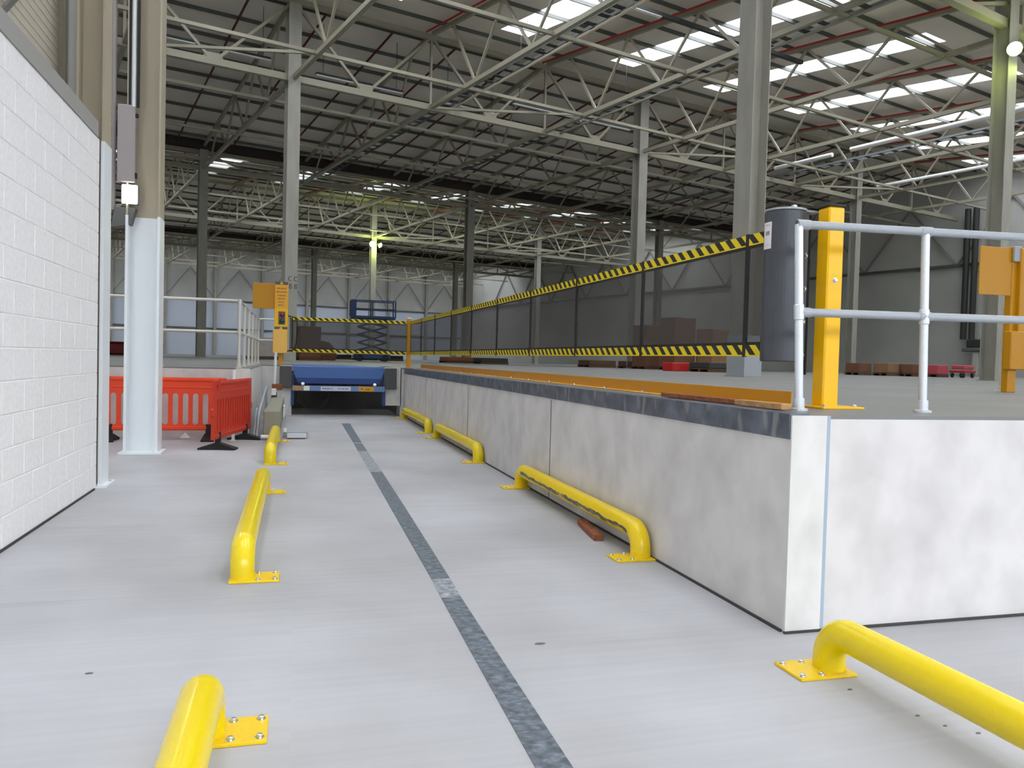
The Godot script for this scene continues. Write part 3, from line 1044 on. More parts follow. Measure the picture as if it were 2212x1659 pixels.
# ---------------------------------------------------------------- tubular railings
func fitting(st: SurfaceTool, p: Vector3, d: Vector3, r: float, l: float) -> void:
	lathe(st, p - d * l * 0.5, d, [[0.0, r], [0.004, r * 1.14], [l - 0.004, r * 1.14], [l, r]], 14)

func post(t: Node3D, p: Vector3, top: Vector3, r: float, m: Material, rails: Array) -> void:
	var st := mb()
	tube(st, [p, top], r, 16)
	var up := obj("upright", st, m, t)
	st = mb()
	lathe(st, p, Vector3.UP, [[0.0, r * 2.1], [0.012, r * 2.1], [0.016, r * 1.3], [0.07, r * 1.25], [0.074, r]], 16)
	obj("base_flange", st, m, up)
	for h in rails:
		st = mb()
		var q: Vector3 = p.lerp(top, h)
		fitting(st, q, (top - p).normalized(), r * 1.05, 0.09)
		obj("clamp", st, m, up)

func build_railings() -> void:
	var r := 0.0242
	var t := thing("railing", "galvanised two-rail tubular railing along the near edge of the dock", "railing", Vector3(2.838, HD, -3.985))
	var z1 := 0.078
	var xs := [0.0, 0.815, 1.63, 2.44]
	var lean := [-0.045, -0.03, -0.03, -0.03]
	for i in 4:
		post(t, Vector3(xs[i], 0, z1 * xs[i]), Vector3(xs[i] + lean[i], 1.079 + 0.004 * i, z1 * xs[i]), r, M.galv, [0.53])
	for y in [1.079, 0.572]:
		var st := mb()
		tube(st, [Vector3(-0.045 * y / 1.079, y, 0), Vector3(2.41, y + 0.012, z1 * 2.44)], r, 16)
		obj("top_rail" if y > 1.0 else "mid_rail", st, M.galv_matt, t)
		for i in 4:
			st = mb()
			fitting(st, Vector3(xs[i] + lean[i] * y / 1.079 + (0.03 if i == 0 else 0.0), y + 0.004 * i, z1 * xs[i]), Vector3(1, 0, z1).normalized(), r * 1.05, 0.085)
			obj("clamp", st, M.galv_matt, t)
	# the other side of the lane
	t = thing("railing", "white tubular railing turning the corner of the dock behind the orange barriers", "railing", Vector3(-0.95, HD, -14.3))
	var hh := 1.15
	var pts := [[-5.2, 0.0], [-3.9, 0.0], [-2.6, 0.0], [-1.24, 0.0], [0.0, 0.0], [0.0, -1.35], [0.0, -2.8], [0.0, -4.2], [0.0, -5.6], [0.0, -7.0]]
	for q in pts: post(t, Vector3(q[0], 0, q[1]), Vector3(q[0], hh, q[1]), 0.027, M.rail_paint, [0.53, 0.985])
	for y in [hh, hh * 0.53]:
		var st := mb()
		tube(st, [Vector3(-5.3, y, 0), Vector3(0, y, 0), Vector3(0, y, -0.001), Vector3(0, y, -7.0)], 0.025, 12)
		obj("top_rail" if y > 1.0 else "mid_rail", st, M.rail_paint, t)
	var st2 := mb()
	tube(st2, [Vector3(0, hh, -7.0), Vector3(0.38, hh, -7.0), Vector3(0.42, hh - 0.05, -7.0), Vector3(0.42, hh * 0.53 + 0.05, -7.0), Vector3(0.38, hh * 0.53, -7.0), Vector3(0, hh * 0.53, -7.0)], 0.025, 12)
	obj("end_loop", st2, M.rail_paint, t)
	# the bit of railing at the next bay
	t = thing("railing", "short pale railing with a closed loop in front of the orange control post", "railing", Vector3(9.12, HD, -8.45))
	post(t, Vector3(0, 0, 0), Vector3(0, 1.12, 0), 0.025, M.rail_paint, [0.53])
	st2 = mb()
	tube(st2, [Vector3(0, 1.1, 0), Vector3(0.33, 1.1, 0.22), Vector3(0.36, 1.05, 0.24), Vector3(0.36, 0.65, 0.24), Vector3(0.33, 0.6, 0.22), Vector3(0, 0.6, 0)], 0.023, 12)
	obj("end_loop", st2, M.rail_paint, t)

# ---------------------------------------------------------------- the dock leveller
func build_leveller() -> void:
	var t := thing("dock_leveller", "blue dock leveller with folded lip at the end of the lane", "dock leveller", Vector3(0.98, HD, -18.9))
	var st := mb()
	cbx(st, Vector3(0.0, -0.006, -1.28), Vector3(2.08, 0.03, 2.4), 0.004)
	obj("deck", st, M.blue, t)
	# lip: a bent plate, narrower at its lower edge
	st = mb()
	var prof := [[0.012, 0.0, 1.06], [-0.02, 0.035, 1.055], [-0.16, 0.065, 1.02], [-0.27, 0.085, 0.985], [-0.40, 0.075, 0.93]]
	for i in prof.size() - 1:
		var p: Array = prof[i]
		var q: Array = prof[i + 1]
		if i == 3:
			obj("lip", st, M.blue, t)
			st = mb()
		var n := Vector3(0, p[1] - q[1], p[0] - q[0]).normalized()
		n = Vector3(0, q[1] - p[1], p[0] - q[0]).normalized()
		for off in [0.0, -0.025]:
			quad(st, Vector3(-p[2], p[0], p[1] + off), Vector3(p[2], p[0], p[1] + off), Vector3(q[2], q[0], q[1] + off), Vector3(-q[2], q[0], q[1] + off), n if off == 0.0 else -n)
		for s in [-1.0, 1.0]:
			quad(st, Vector3(s * p[2], p[0], p[1]), Vector3(s * q[2], q[0], q[1]), Vector3(s * q[2], q[0], q[1] - 0.025), Vector3(s * p[2], p[0], p[1] - 0.025), Vector3(s, 0, 0))
	quad(st, Vector3(-0.93, -0.40, 0.075), Vector3(0.93, -0.40, 0.075), Vector3(0.93, -0.40, 0.05), Vector3(-0.93, -0.40, 0.05), Vector3.DOWN)
	obj("lip_edge", st, M.blue_dark, t)
	st = mb()
	cbx(st, Vector3(0, -0.515, 0.05), Vector3(2.12, 0.125, 0.10), 0.008)
	var fb := obj("front_beam", st, M.blue_pale, t)
	for s in [-1.0, 1.0]:
		st = mb()
		cbx(st, Vector3(s * 1.05, -0.74, -0.02), Vector3(0.07, 0.36, 0.12), 0.006)
		bx(st, Vector3(s * 1.05, -0.30, -0.06), Vector3(0.05, 0.36, 0.04))
		obj("side_frame", st, M.blue_dark, t)
		var lb := lathe_bolt(t, Vector3(s * 0.82, -0.41, 0.10), Vector3(0, 0.4, 1), 0.025)
		lb.name = "lip_stop"
	for q in [[-0.93, 0.22, M.wood], [-0.735, 0.13, M.white], [1.0, 0.0, null]]:
		if q[2] == null: continue
		st = mb()
		cbx(st, Vector3(q[0], -0.515, 0.102), Vector3(q[1], 0.105, 0.004), 0.001)
		obj("tape_patch", st, q[2], fb)
	st = mb()
	quad(st, Vector3(-0.42, -0.465, 0.1035), Vector3(0.27, -0.465, 0.1035), Vector3(0.27, -0.565, 0.1035), Vector3(-0.42, -0.565, 0.1035), Vector3.BACK)
	obj("maker_sign", st, sign_tex(Color(0.80, 0.82, 0.88), Color(0.42, 0.45, 0.52), [[0.5, 0.34, 0.07, 0.42], [0.5, 0.30, 0.56, 0.92]]), fb)
	st = mb()
	quad(st, Vector3(0.45, -0.46, 0.1035), Vector3(0.80, -0.46, 0.1035), Vector3(0.80, -0.57, 0.1035), Vector3(0.45, -0.57, 0.1035), Vector3.BACK)
	obj("warning_sign", st, sign_tex(Color(0.85, 0.62, 0.12), Color(0.45, 0.22, 0.05), [[0.45, 0.3, 0.15, 0.3], [0.55, 0.3, 0.45, 0.75]]), fb)
	st = mb()
	var hp: Array = []
	for i in 21:
		var q := i / 20.0
		hp.append(Vector3(lerpf(-0.95, -0.22, q), -0.60 - 0.42 * pow(sin(q * PI), 0.45), 0.02))
	tube(st, hp, 0.013, 8)
	obj("hose", st, M.black, t)
	# concrete nibs with rubber bumpers on either side
	for q in [[-0.225, 0.27, 0.0, "left"], [2.24, 0.40, 0.25, "right"]]:
		st = mb()
		bx(st, Vector3(q[0], (q[2] + HD - 0.001) * 0.5, -19.2), Vector3(q[1], HD - q[2] - 0.001, 0.6))
		var nib := struct("wall_nib", st, M.concrete_pale)
		nib.name = "wall_nib_" + q[3]
	for x in [-0.225, 2.18]:
		st = mb()
		cbx(st, Vector3.ZERO, Vector3(0.27, 0.50, 0.12), 0.015)
		var bp := obj("dock_bumper", st, M.bumper)
		bp.position = Vector3(x, 0.895, -18.84)
		tag(bp, "black rubber bumper beside the leveller, " + ("under the amber control post" if x < 0.0 else "beside the long dock wall"), "bumper", "rubber dock bumpers")

# ---------------------------------------------------------------- control posts, restraint, plastic barriers
func build_stations() -> void:
	var amber_sign := sign_tex(Color(0.93, 0.68, 0.22), Color(0.55, 0.36, 0.08), [[0.16, 0.07, 0.15, 0.88], [0.31, 0.07, 0.1, 0.9], [0.46, 0.06, 0.15, 0.85], [0.60, 0.06, 0.2, 0.8], [0.74, 0.05, 0.25, 0.7], [0.87, 0.05, 0.25, 0.7]])
	var t := thing("control_post", "amber control post with red and green signal lights beside the leveller", "control post", Vector3(-0.41, HD, -19.0))
	var st := mb()
	cbx(st, Vector3(0.06, 0.93, 0), Vector3(0.10, 1.86, 0.08), 0.006)
	obj("mast", st, M.amber_deep, t)
	st = mb()
	cbx(st, Vector3(-0.33, 1.585, 0.03), Vector3(0.48, 0.58, 0.02), 0.004)
	obj("side_panel", st, M.amber_deep, t)
	st = mb()
	cbx(st, Vector3(0.06, 1.17, 0.05), Vector3(0.30, 1.46, 0.12), 0.01)
	var cab := obj("cabinet", st, M.amber, t)
	st = mb()
	quad(st, Vector3(-0.08, 1.85, 0.1115), Vector3(0.20, 1.85, 0.1115), Vector3(0.20, 1.31, 0.1115), Vector3(-0.08, 1.31, 0.1115), Vector3.BACK)
	obj("notice", st, amber_sign, cab)
	st = mb()
	bx(st, Vector3(0.06, 1.885, 0.112), Vector3(0.29, 0.07, 0.003))
	bx(st, Vector3(0.06, 0.86, 0.112), Vector3(0.29, 0.06, 0.003))
	obj("dark_strip", st, M.dark_grey, cab)
	for y in [1.89, 0.862]:
		st = mb()
		for s in [1.0]:
			tri(st, Vector3(0.06, y + 0.045, 0.116), Vector3(0.10, y - 0.03, 0.116), Vector3(0.02, y - 0.03, 0.116), Vector3.BACK)
			tri(st, Vector3(0.06, y + 0.045, 0.1135), Vector3(0.10, y - 0.03, 0.1135), Vector3(0.02, y - 0.03, 0.1135), Vector3.FORWARD)
		obj("warning_triangle", st, M.amber, cab)
	st = mb()
	cbx(st, Vector3(0.075, 1.09, 0.115), Vector3(0.15, 0.30, 0.02), 0.008)
	var sbox := obj("signal_box", st, M.dark_grey, t)
	for q in [[1.16, M.signal_red], [1.02, M.signal_green]]:
		st = mb()
		lathe(st, Vector3(0.08, q[0], 0.125), Vector3.BACK, [[0.0, 0.055], [0.02, 0.053], [0.035, 0.04], [0.045, 0.02], [0.047, 0.0]], 18)
		obj("signal_lens", st, q[1], sbox)
	st = mb()
	cbx(st, Vector3(0.045, 0.55, 0.085), Vector3(0.32, 0.54, 0.10), 0.012)
	obj("lower_box", st, M.amber_pale, t)
	st = mb()
	tube(st, [Vector3(0.20, 1.15, 0.02), Vector3(0.36, 1.12, 0.02), Vector3(0.42, 1.0, 0.03), Vector3(0.43, 0.75, 0.03), Vector3(0.40, 0.5, 0.03), Vector3(0.34, 0.36, 0.02), Vector3(0.19, 0.33, 0.02)], 0.014, 8)
	tag(obj("black_cable", st, M.black), "black cable hanging in a bow beside the amber control post", "cable").position = t.position
	# its twin at the next bay
	t = thing("control_post", "orange control post with a square side panel, past the near railing", "control post", Vector3(9.03, HD, -8.25))
	st = mb()
	cbx(st, Vector3(0.0, 0.95, 0), Vector3(0.14, 1.9, 0.10), 0.006)
	obj("mast", st, M.amber_deep, t)
	st = mb()
	cbx(st, Vector3(0.02, 0.55, 0.06), Vector3(0.26, 0.5, 0.12), 0.01)
	obj("lower_box", st, M.amber_deep, t)
	st = mb()
	cbx(st, Vector3(-0.29, 1.57, 0.03), Vector3(0.58, 0.62, 0.02), 0.004)
	obj("side_panel", st, M.amber_deep, t)
	st = mb()
	cbx(st, Vector3(0.13, 1.33, 0.05), Vector3(0.24, 1.1, 0.12), 0.01)
	obj("cabinet", st, M.amber_deep, t)
	st = mb()
	cbx(st, Vector3(-0.02, 1.80, 0.07), Vector3(0.12, 0.2, 0.04), 0.006)
	obj("grey_box", st, M.galv_matt, t)
	# trailer restraint on the lane floor below the first control post
	t = thing("trailer_restraint", "beige box rail of a vehicle restraint behind the far pipe guard", "restraint", Vector3(-0.37, 0, -13.45))
	st = mb()
	cbx(st, Vector3(0, 0.27, -2.2), Vector3(0.26, 0.40, 4.3), 0.012)
	obj("housing", st, M.beige, t)
	st = mb()
	cbx(st, Vector3(0.0, 0.035, -2.2), Vector3(0.36, 0.07, 4.4), 0.006)
	obj("base", st, M.galv_matt, t)
	st = mb()
	cbx(st, Vector3(0.155, 0.30, -2.6), Vector3(0.03, 0.22, 0.5), 0.006)
	obj("lock_plate", st, M.white, t)
	st = mb()
	tube(st, [Vector3(-0.23, 0.0, -0.1), Vector3(-0.22, 0.42, -0.5), Vector3(-0.2, 0.75, -3.2)], 0.025, 10)
	tube(st, [Vector3(-0.28, 0.0, -0.1), Vector3(-0.27, 0.46, -0.8)], 0.02, 10)
	tube(st, [Vector3(-0.2, 0.75, -3.2), Vector3(-0.2, 0.0, -3.2)], 0.025, 10)
	obj("guide_frame", st, M.galv_matt, t)
	st = mb()
	lathe(st, Vector3(-0.16, 0.06, 0.08), Vector3.RIGHT, [[0.0, 0.0], [0.0, 0.03], [0.24, 0.03], [0.24, 0.0]], 12)
	obj("roller", st, M.white, t)
	t = thing("drive_plate", "flat grey steel ramp plate on the floor beside the restraint", "ramp plate", Vector3(0.03, 0, -13.6))
	st = mb()
	cbx(st, Vector3(0, 0.10, -0.8), Vector3(0.34, 0.02, 1.5), 0.004)
	obj("plate", st, M.galv_matt, t)
	st = mb()
	cbx(st, Vector3(0, 0.055, 0.0), Vector3(0.32, 0.075, 0.08), 0.006)
	obj("front_lip", st, M.galv, t)
	st = mb()
	cbx(st, Vector3(0, 0.04, -0.8), Vector3(0.28, 0.08, 1.4), 0.004)
	obj("frame", st, M.dark_grey, t)
	st = mb()
	cbx(st, Vector3(-0.19, 0.15, 0.03), Vector3(0.06, 0.07, 0.06), 0.01)
	obj("sensor", st, M.white, t)
	var pit := mb()
	bx(pit, Vector3(1.03, 0.003, -20.3), Vector3(2.76, 0.006, 2.1))
	bx(pit, Vector3(1.03, 0.45, -21.38), Vector3(2.76, 0.9, 0.02))
	bx(pit, Vector3(-0.35, 0.45, -20.5), Vector3(0.02, 0.9, 1.75))
	bx(pit, Vector3(2.41, 0.45, -20.5), Vector3(0.02, 0.9, 1.75))
	struct("wall_pit", pit, M.pit, "dark stained pit under the blue dock leveller")
	t = thing("marker_pole", "white upright pole on a bracket below the amber control post", "pole", Vector3(-0.46, 0.62, -18.3))
	st = mb()
	tube(st, [Vector3(0, 0.12, 0), Vector3(0.02, 0.84, 0)], 0.03, 14)
	obj("pole", st, M.white, t)
	st = mb()
	cbx(st, Vector3(0.06, 0.06, 0), Vector3(0.22, 0.14, 0.06), 0.01)
	obj("bracket", st, M.wood_red, t)
	st = mb()
	cbx(st, Vector3(-0.01, -0.05, 0.05), Vector3(0.11, 0.15, 0.08), 0.01)
	obj("socket", st, M.white, t)
	st = mb()
	cbx(st, Vector3(0.0, -0.34, -0.04), Vector3(0.12, 0.56, 0.08), 0.01)
	obj("stand", st, M.dark_grey, t)

func plastic_barrier(label: String, at: Vector3, turn: float, m: Material, slots: int) -> void:
	# a moulded pedestrian barrier: slotted panel, rubber feet
	var t := thing("plastic_barrier", label, "barrier", at, turn, "orange plastic pedestrian barriers")
	var w := 1.96
	var h := 0.84
	var c := CSGCombiner3D.new()
	c.name = "slotted_panel"
	var body := CSGBox3D.new()
	body.name = "body"
	body.size = Vector3(w, h, 0.045)
	body.position = Vector3(0, 0.16 + h * 0.5, 0)
	body.material = m
	c.add_child(body)
	var step := (w - 0.18) / slots
	for i in slots:
		var p := CSGPolygon3D.new()
		p.name = "slot"
		p.operation = CSGShape3D.OPERATION_SUBTRACTION
		var pts := PackedVector2Array()
		var hw := step * 0.5 - 0.032
		for k in 9: pts.append(Vector2(hw * cos(PI * k / 8.0), 0.42 + hw * 0.9 * sin(PI * k / 8.0)))
		for k in 9: pts.append(Vector2(-hw * cos(PI * k / 8.0), -hw * 0.9 * sin(PI * k / 8.0)))
		p.polygon = pts
		p.depth = 0.2
		p.position = Vector3(-w * 0.5 + 0.09 + step * (i + 0.5), 0.29, 0.1)
		p.material = m
		c.add_child(p, true)
	var hole := CSGCylinder3D.new()
	hole.name = "hole"
	hole.operation = CSGShape3D.OPERATION_SUBTRACTION
	hole.radius = 0.05
	hole.height = 0.2
	hole.sides = 20
	hole.rotation.x = PI / 2
	hole.position = Vector3(-w * 0.5 + 0.13, 0.90, 0)
	hole.material = m
	c.add_child(hole)
	t.add_child(c)
	var st := mb()
	cbx(st, Vector3(0.08, 0.965, 0), Vector3(w - 0.36, 0.07, 0.075), 0.02)
	cbx(st, Vector3(0.08, 0.84, 0), Vector3(w - 0.4, 0.03, 0.06), 0.01)
	obj("top_rail", st, m, t)
	st = mb()
	cbx(st, Vector3(0, 0.20, 0), Vector3(w - 0.02, 0.07, 0.065), 0.015)
	obj("bottom_rail", st, m, t)
	for s in [-1.0, 1.0]:
		st = mb()
		cbx(st, Vector3(s * (w * 0.5 + 0.02), 0.55, 0), Vector3(0.06, 0.12, 0.05), 0.015)
		obj("end_lug", st, m, t)
	for x in [-0.72, 0.72]:
		st = mb()
		cbx(st, Vector3(x, 0.13, 0), Vector3(0.09, 0.26, 0.07), 0.012)
		# a low tapering foot
		for s in [-1.0, 1.0]:
			var p0 := [Vector3(x - 0.06, 0.0, 0), Vector3(x + 0.06, 0.0, 0), Vector3(x + 0.06, 0.11, 0), Vector3(x - 0.06, 0.11, 0)]
			var p1 := [Vector3(x - 0.10, 0.0, s * 0.26), Vector3(x + 0.10, 0.0, s * 0.26), Vector3(x + 0.10, 0.025, s * 0.26), Vector3(x - 0.10, 0.025, s * 0.26)]
			quad(st, p0[3], p0[2], p1[2], p1[3], Vector3(0, 1, s * 0.35).normalized())
			quad(st, p1[0], p1[1], p1[2], p1[3], Vector3(0, 0, s))
			quad(st, p0[0], p1[0], p1[3], p0[3], Vector3.LEFT)
			quad(st, p0[1], p1[1], p1[2], p0[2], Vector3.RIGHT)
		obj("rubber_foot", st, M.black, t)

func build_street_barriers() -> void:
	plastic_barrier("orange slotted plastic barrier standing along the low dock wall behind the column", Vector3(-2.05, 0.0, -13.38), 0.02, M.orange, 12)
	plastic_barrier("orange plastic barrier turned end-on, in front of the dock corner", Vector3(-0.93, 0.0, -12.82), 1.368, M.orange_dark, 14)
	var t := thing("white_post", "thin white upright post between the two orange barriers", "post", Vector3(-0.955, 0, -13.34))
	var st := mb()
	tube(st, [Vector3(0, 0, 0), Vector3(0, 1.14, 0)], 0.026, 14)
	obj("upright", st, M.white, t)
	st = mb()
	cbx(st, Vector3(0, 0.005, 0), Vector3(0.10, 0.01, 0.10), 0.002)
	obj("base", st, M.white, t)

# ---------------------------------------------------------------- things on the lane floor
func build_floor_things() -> void:
	var t := thing("floor_tape", "worn dark grey tape line running down the middle of the lane", "floor marking", Vector3(0.88, 0.0, -2.6))
	var o := t.position
	var left := [[0.70, 0.3], [0.818, -2.5], [0.835, -4.0], [0.842, -4.5], [0.852, -4.9], [0.87, -7.26], [0.893, -9.64], [0.905, -11.8], [0.917, -12.87], [0.918, -13.0], [0.935, -16.7]]
	var wide := [0.13, 0.128, 0.120, 0.117, 0.118, 0.136, 0.142, 0.138, 0.132, 0.135, 0.17]
	for i in left.size() - 1:
		if i == 8: continue
		var p := Vector3(left[i][0], 0.0, left[i][1])
		var q := Vector3(left[i + 1][0], 0.0, left[i + 1][1])
		var st := mb()
		prism(st, PackedVector2Array([Vector2(p.x - o.x, p.z - o.z), Vector2(p.x + wide[i] - o.x, p.z - o.z), Vector2(q.x + wide[i + 1] - o.x, q.z - o.z), Vector2(q.x - o.x, q.z - o.z)]), 0.0, 0.003)
		obj("tape", st, M.tape_worn if i in [3, 6] else M.tape, t)
	var st := mb()
	cbx(st, Vector3.ZERO, Vector3(0.075, 0.05, 0.62), 0.004, Basis(Vector3.UP, -0.14))
	var w := obj("timber_offcut", st, M.wood_red)
	w.position = Vector3(2.36, 0.026, -6.05)
	tag(w, "brown timber offcut lying under the scuffed pipe guard", "timber")
	st = mb()
	cbx(st, Vector3.ZERO, Vector3(0.14, 0.012, 0.10), 0.003, Basis(Vector3.UP, 0.6))
	tri(st, Vector3(-0.08, 0.006, 0.05), Vector3(0.08, 0.006, 0.04), Vector3(0.0, 0.09, 0.0), Vector3(0, 0.5, 1).normalized())
	tri(st, Vector3(-0.08, 0.006, -0.05), Vector3(0.08, 0.006, -0.04), Vector3(0.0, 0.09, 0.0), Vector3(0, 0.5, -1).normalized())
	w = obj("paper_scrap", st, M.paper)
	w.position = Vector3(-1.72, 0.008, -13.72)
	tag(w, "crumpled white paper scrap on the floor under the orange barrier", "paper")
	var spots := [[1195, 1416, 0.03, "small dark green shred"], [333, 1414, 0.018, "round dark speck"], [1900, 1485, 0.012, "dark chip"], [1990, 1525, 0.012, "dark chip"], [2015, 1560, 0.010, "dark chip"], [2095, 1566, 0.012, "dark chip"]]
	var at := [Vector3(1.19, 0, -3.68), Vector3(-0.84, 0, -3.72), Vector3(2.36, 0, -2.88), Vector3(2.46, 0, -2.6), Vector3(2.5, 0, -2.5), Vector3(2.58, 0, -2.42)]
	for i in at.size():
		st = mb()
		var s: float = spots[i][2]
		lathe(st, Vector3.ZERO, Vector3.UP, [[0.0, s], [0.003, s * 0.9], [0.005, s * 0.4], [0.006, 0.0]], 7)
		w = obj("debris_chip", st, M.dark_grey)
		w.position = at[i]
		w.scale = Vector3(1.0, 1.0, 0.5)
		tag(w, ["small dark shred on the floor right of the tape line", "round dark speck on the open floor by the nearest pipe guard", "tiny dark floor chip beside the near pipe guard, first from its foot plate", "tiny dark floor chip beside the near pipe guard, second from its foot plate", "tiny dark floor chip beside the near pipe guard, third from its foot plate", "tiny dark floor chip beside the near pipe guard, fourth from its foot plate"][i], "debris", "" if i < 2 else "floor chips by the dock corner")

# ---------------------------------------------------------------- pipes, trays, lamps
func floodlight(at: Vector3, aim: Vector3, r: float, label: String, energy: float) -> void:
	var t := thing("floodlight", label, "lamp", at)
	aim = aim.normalized()
	var st := mb()
	lathe(st, -aim * 0.34, aim, [[0.0, 0.0], [0.0, 0.07], [0.12, 0.09], [0.2, r * 0.8], [0.33, r * 1.08], [0.34, r * 1.08], [0.34, r * 0.98]], 20)
	obj("housing", st, M.dark_grey, t)
	st = mb()
	lathe(st, -aim * 0.02, aim, [[0.0, r * 0.98], [0.04, r * 0.9], [0.08, r * 0.6], [0.10, 0.0]], 20)
	obj("lamp_lens", st, M.lamp_glass, t)
	var l := OmniLight3D.new()
	l.name = "lamp_light"
	l.light_color = Color(0.90, 1.0, 0.52)
	l.light_energy = energy
	l.light_size = r
	l.omni_range = 60.0
	l.omni_attenuation = 2.0
	l.shadow_enabled = true
	l.position = aim * (r + 0.16)
	t.add_child(l)

func long_thing(called: String, label: String, category: String, a: Vector3, b: Vector3, r: float, m: Material, group := "") -> void:
	var t := thing(called, label, category, a, 0.0, group)
	var st := mb()
	tube(st, [Vector3.ZERO, b - a], r, 10)
	obj("run", st, m, t)

func build_services() -> void:
	floodlight(P(25.75, 12.75, 11.35), (Vector3(0, 0.9, 0) - P(25.75, 12.75, 11.35) + Vector3(0, 0, 0)), 0.20, "brightest round floodlight, on the column behind the orange control panel", 0.1)
	floodlight(P(26.95, 12.9, 11.4), Vector3(1, -0.4, 0.3), 0.20, "floodlight cut by the picture's edge, beside the brightest one", 0.06)
	floodlight(P(27.0, 68.1, 11.7), -G2 + Vector3(0, -0.25, 0) - G1 * 0.1, 0.28, "lit floodlight on the pale column above the blue scissor lift", 0.35)
	floodlight(P(27.75, 68.1, 11.65), -G2 + Vector3(0, -0.5, 0) + G1 * 0.6, 0.22, "smaller lit floodlight close beside the one above the scissor lift", 0.2)
	# sprinkler pipes follow the slopes
	for k in range(1, 11):
		var a := A0 + BAY * k
		for s in [[13.3, 31.7, -0.38], [50.1, 68.5, -0.38]]:
			var t := thing("sprinkler_pipe", ("red pipe under near skylit slope, beside truss " + by_column(k, 3, "C8 column") if s[0] < 20.0 else "red pipe under second skylit slope, truss " + by_column(k, 6, "lit floodlight column")), "pipe", P(a - 0.38, s[0] + 0.6, roof_y(s[0] + 0.6) - 0.36), 0.0, "red pipes on the slopes with rooflights")
			var st := mb()
			tube(st, [Vector3.ZERO, P(a - 0.38, s[1] - 0.3, roof_y(s[1] - 0.3) - 0.36) - t.position], 0.045, 8)
			obj("pipe_run", st, M.red_pipe, t)
		for s in [31.7, 68.5]:
			for off in [1.5, 4.5]:
				var t := thing("sprinkler_pipe", ("rust pipe, " + ("nearer" if off < 3.0 else "further") + " of two past truss " if s < 40.0 else "far rust pipe, " + ("nearer" if off < 3.0 else "further") + " of two, truss ") + (by_column(k, 3, "C8 column") if s < 40.0 else by_column(k, 6, "floodlight column")), "pipe", P(a + off, s + 0.3, roof_y(s + 0.3) - 0.33), 0.0, "rust-red pipes on the slopes without rooflights")
				var st := mb()
				tube(st, [Vector3.ZERO, P(a + off, s + 17.9, roof_y(s + 17.9) - 0.33) - t.position], 0.05, 8)
				obj("pipe_run", st, M.rust_pipe, t)
	# trays and conduits along the trusses
	for q in [[16.0, 12.75, "wide galvanised cable tray beside a truss over the leveller"], [22.1, 12.7, "cable tray beside the truss that runs over the net barrier"], [37.9, 12.7, "cable tray behind the big white duct pipe"]]:
		var t := thing("cable_tray", q[2], "cable tray", P(q[0], 13.5, q[1]))
		var o := t.position
		for s in [-0.22, 0.22]:
			bar_node("side_rail", P(q[0] + s, 13.5, q[1]) - o, P(q[0] + s, 49.5, q[1]) - o, 0.03, 0.10, M.tray, t)
		for i in 48:
			bar_node("rung", P(q[0] - 0.22, 13.9 + i * 0.75, q[1] - 0.03) - o, P(q[0] + 0.22, 13.9 + i * 0.75, q[1] - 0.03) - o, 0.22, 0.02, M.tray_dark, t)
	long_thing("conduit", "pale conduit running just beside the wide cable tray", "conduit", P(16.75, 13.5, 12.95), P(16.75, 33.0, 12.95), 0.05, M.cream)
	long_thing("conduit", "thin conduit strapped under the truss over the net barrier", "conduit", P(21.6, 13.5, 12.25), P(21.6, 31.0, 12.25), 0.05, M.steel)
	long_thing("drain_pipe", "thick white pipe slung under the skylit roof, dropping at one end", "pipe", P(36.9, 13.6, 12.95), P(36.9, 26.2, 12.95), 0.13, M.white)
	long_thing("drain_pipe", "thick white pipe in line with the longer one, further back", "pipe", P(37.0, 27.4, 12.95), P(37.0, 31.2, 12.95), 0.12, M.white)
	long_thing("drain_pipe", "pale pipe under the trusses beyond the brightest floodlight", "pipe", P(45.0, 14.0, 12.8), P(45.0, 30.0, 12.8), 0.10, M.white)
	# light trunking hung across the bays
	for q in [[17.9, 24.4, 29.25, 12.55, "white strip luminaire hung beside the deep cream truss"], [3.6, 8.6, 33.4, 13.6, "long strip luminaire glimpsed behind the truss beside the white-cased column"], [10.6, 14.6, 33.6, 13.5, "strip luminaire behind the truss left of the wide cable tray"], [16.6, 19.6, 33.6, 13.5, "strip luminaire behind the truss right of the wide cable tray"]]:
		var t := thing("strip_luminaire", q[4], "strip light", P(q[0], q[2], q[3]))
		var o := t.position
		bar_node("body", Vector3.ZERO, P(q[1], q[2], q[3]) - o, 0.22, 0.08, M.tray_dark, t)
		bar_node("diffuser_tube", Vector3(0, -0.06, 0), P(q[1], q[2], q[3] - 0.06) - o, 0.14, 0.06, M.white, t)
		for e in [q[0] + 0.3, q[1] - 0.3]:
			bar_node("hanger", P(e, q[2], q[3]) - o, P(e, q[2], roof_y(q[2]) - 0.05) - o, 0.02, 0.02, M.tray_dark, t)
	var t2 := thing("light_trunking", "dark straight trunking crossing under two rooflights", "trunking", P(18.0, 21.6, 13.9))
	bar_node("channel", Vector3.ZERO, P(27.0, 21.6, 13.9) - t2.position, 0.16, 0.14, M.tray_dark, t2)
	bar_node("end_cover", Vector3(0, -0.08, 0), P(19.3, 21.6, 13.82) - t2.position, 0.14, 0.04, M.white, t2)
	# on the lean-to column: conduits, enclosure, small white lamp, hood
	var t := thing("wall_enclosure", "tall grey enclosure fixed to the flank of the white-cased column", "enclosure", Vector3(-2.27, 3.65, -11.68))
	var st := mb()
	cbx(st, Vector3(0.03, 0.52, 0), Vector3(0.22, 1.03, 0.16), 0.012)
	obj("box", st, M.box_grey, t)
	st = mb()
	cbx(st, Vector3(0.15, 0.10, 0.05), Vector3(0.03, 0.08, 0.04), 0.006)
	cbx(st, Vector3(0.15, 0.90, 0.05), Vector3(0.05, 0.05, 0.04), 0.006)
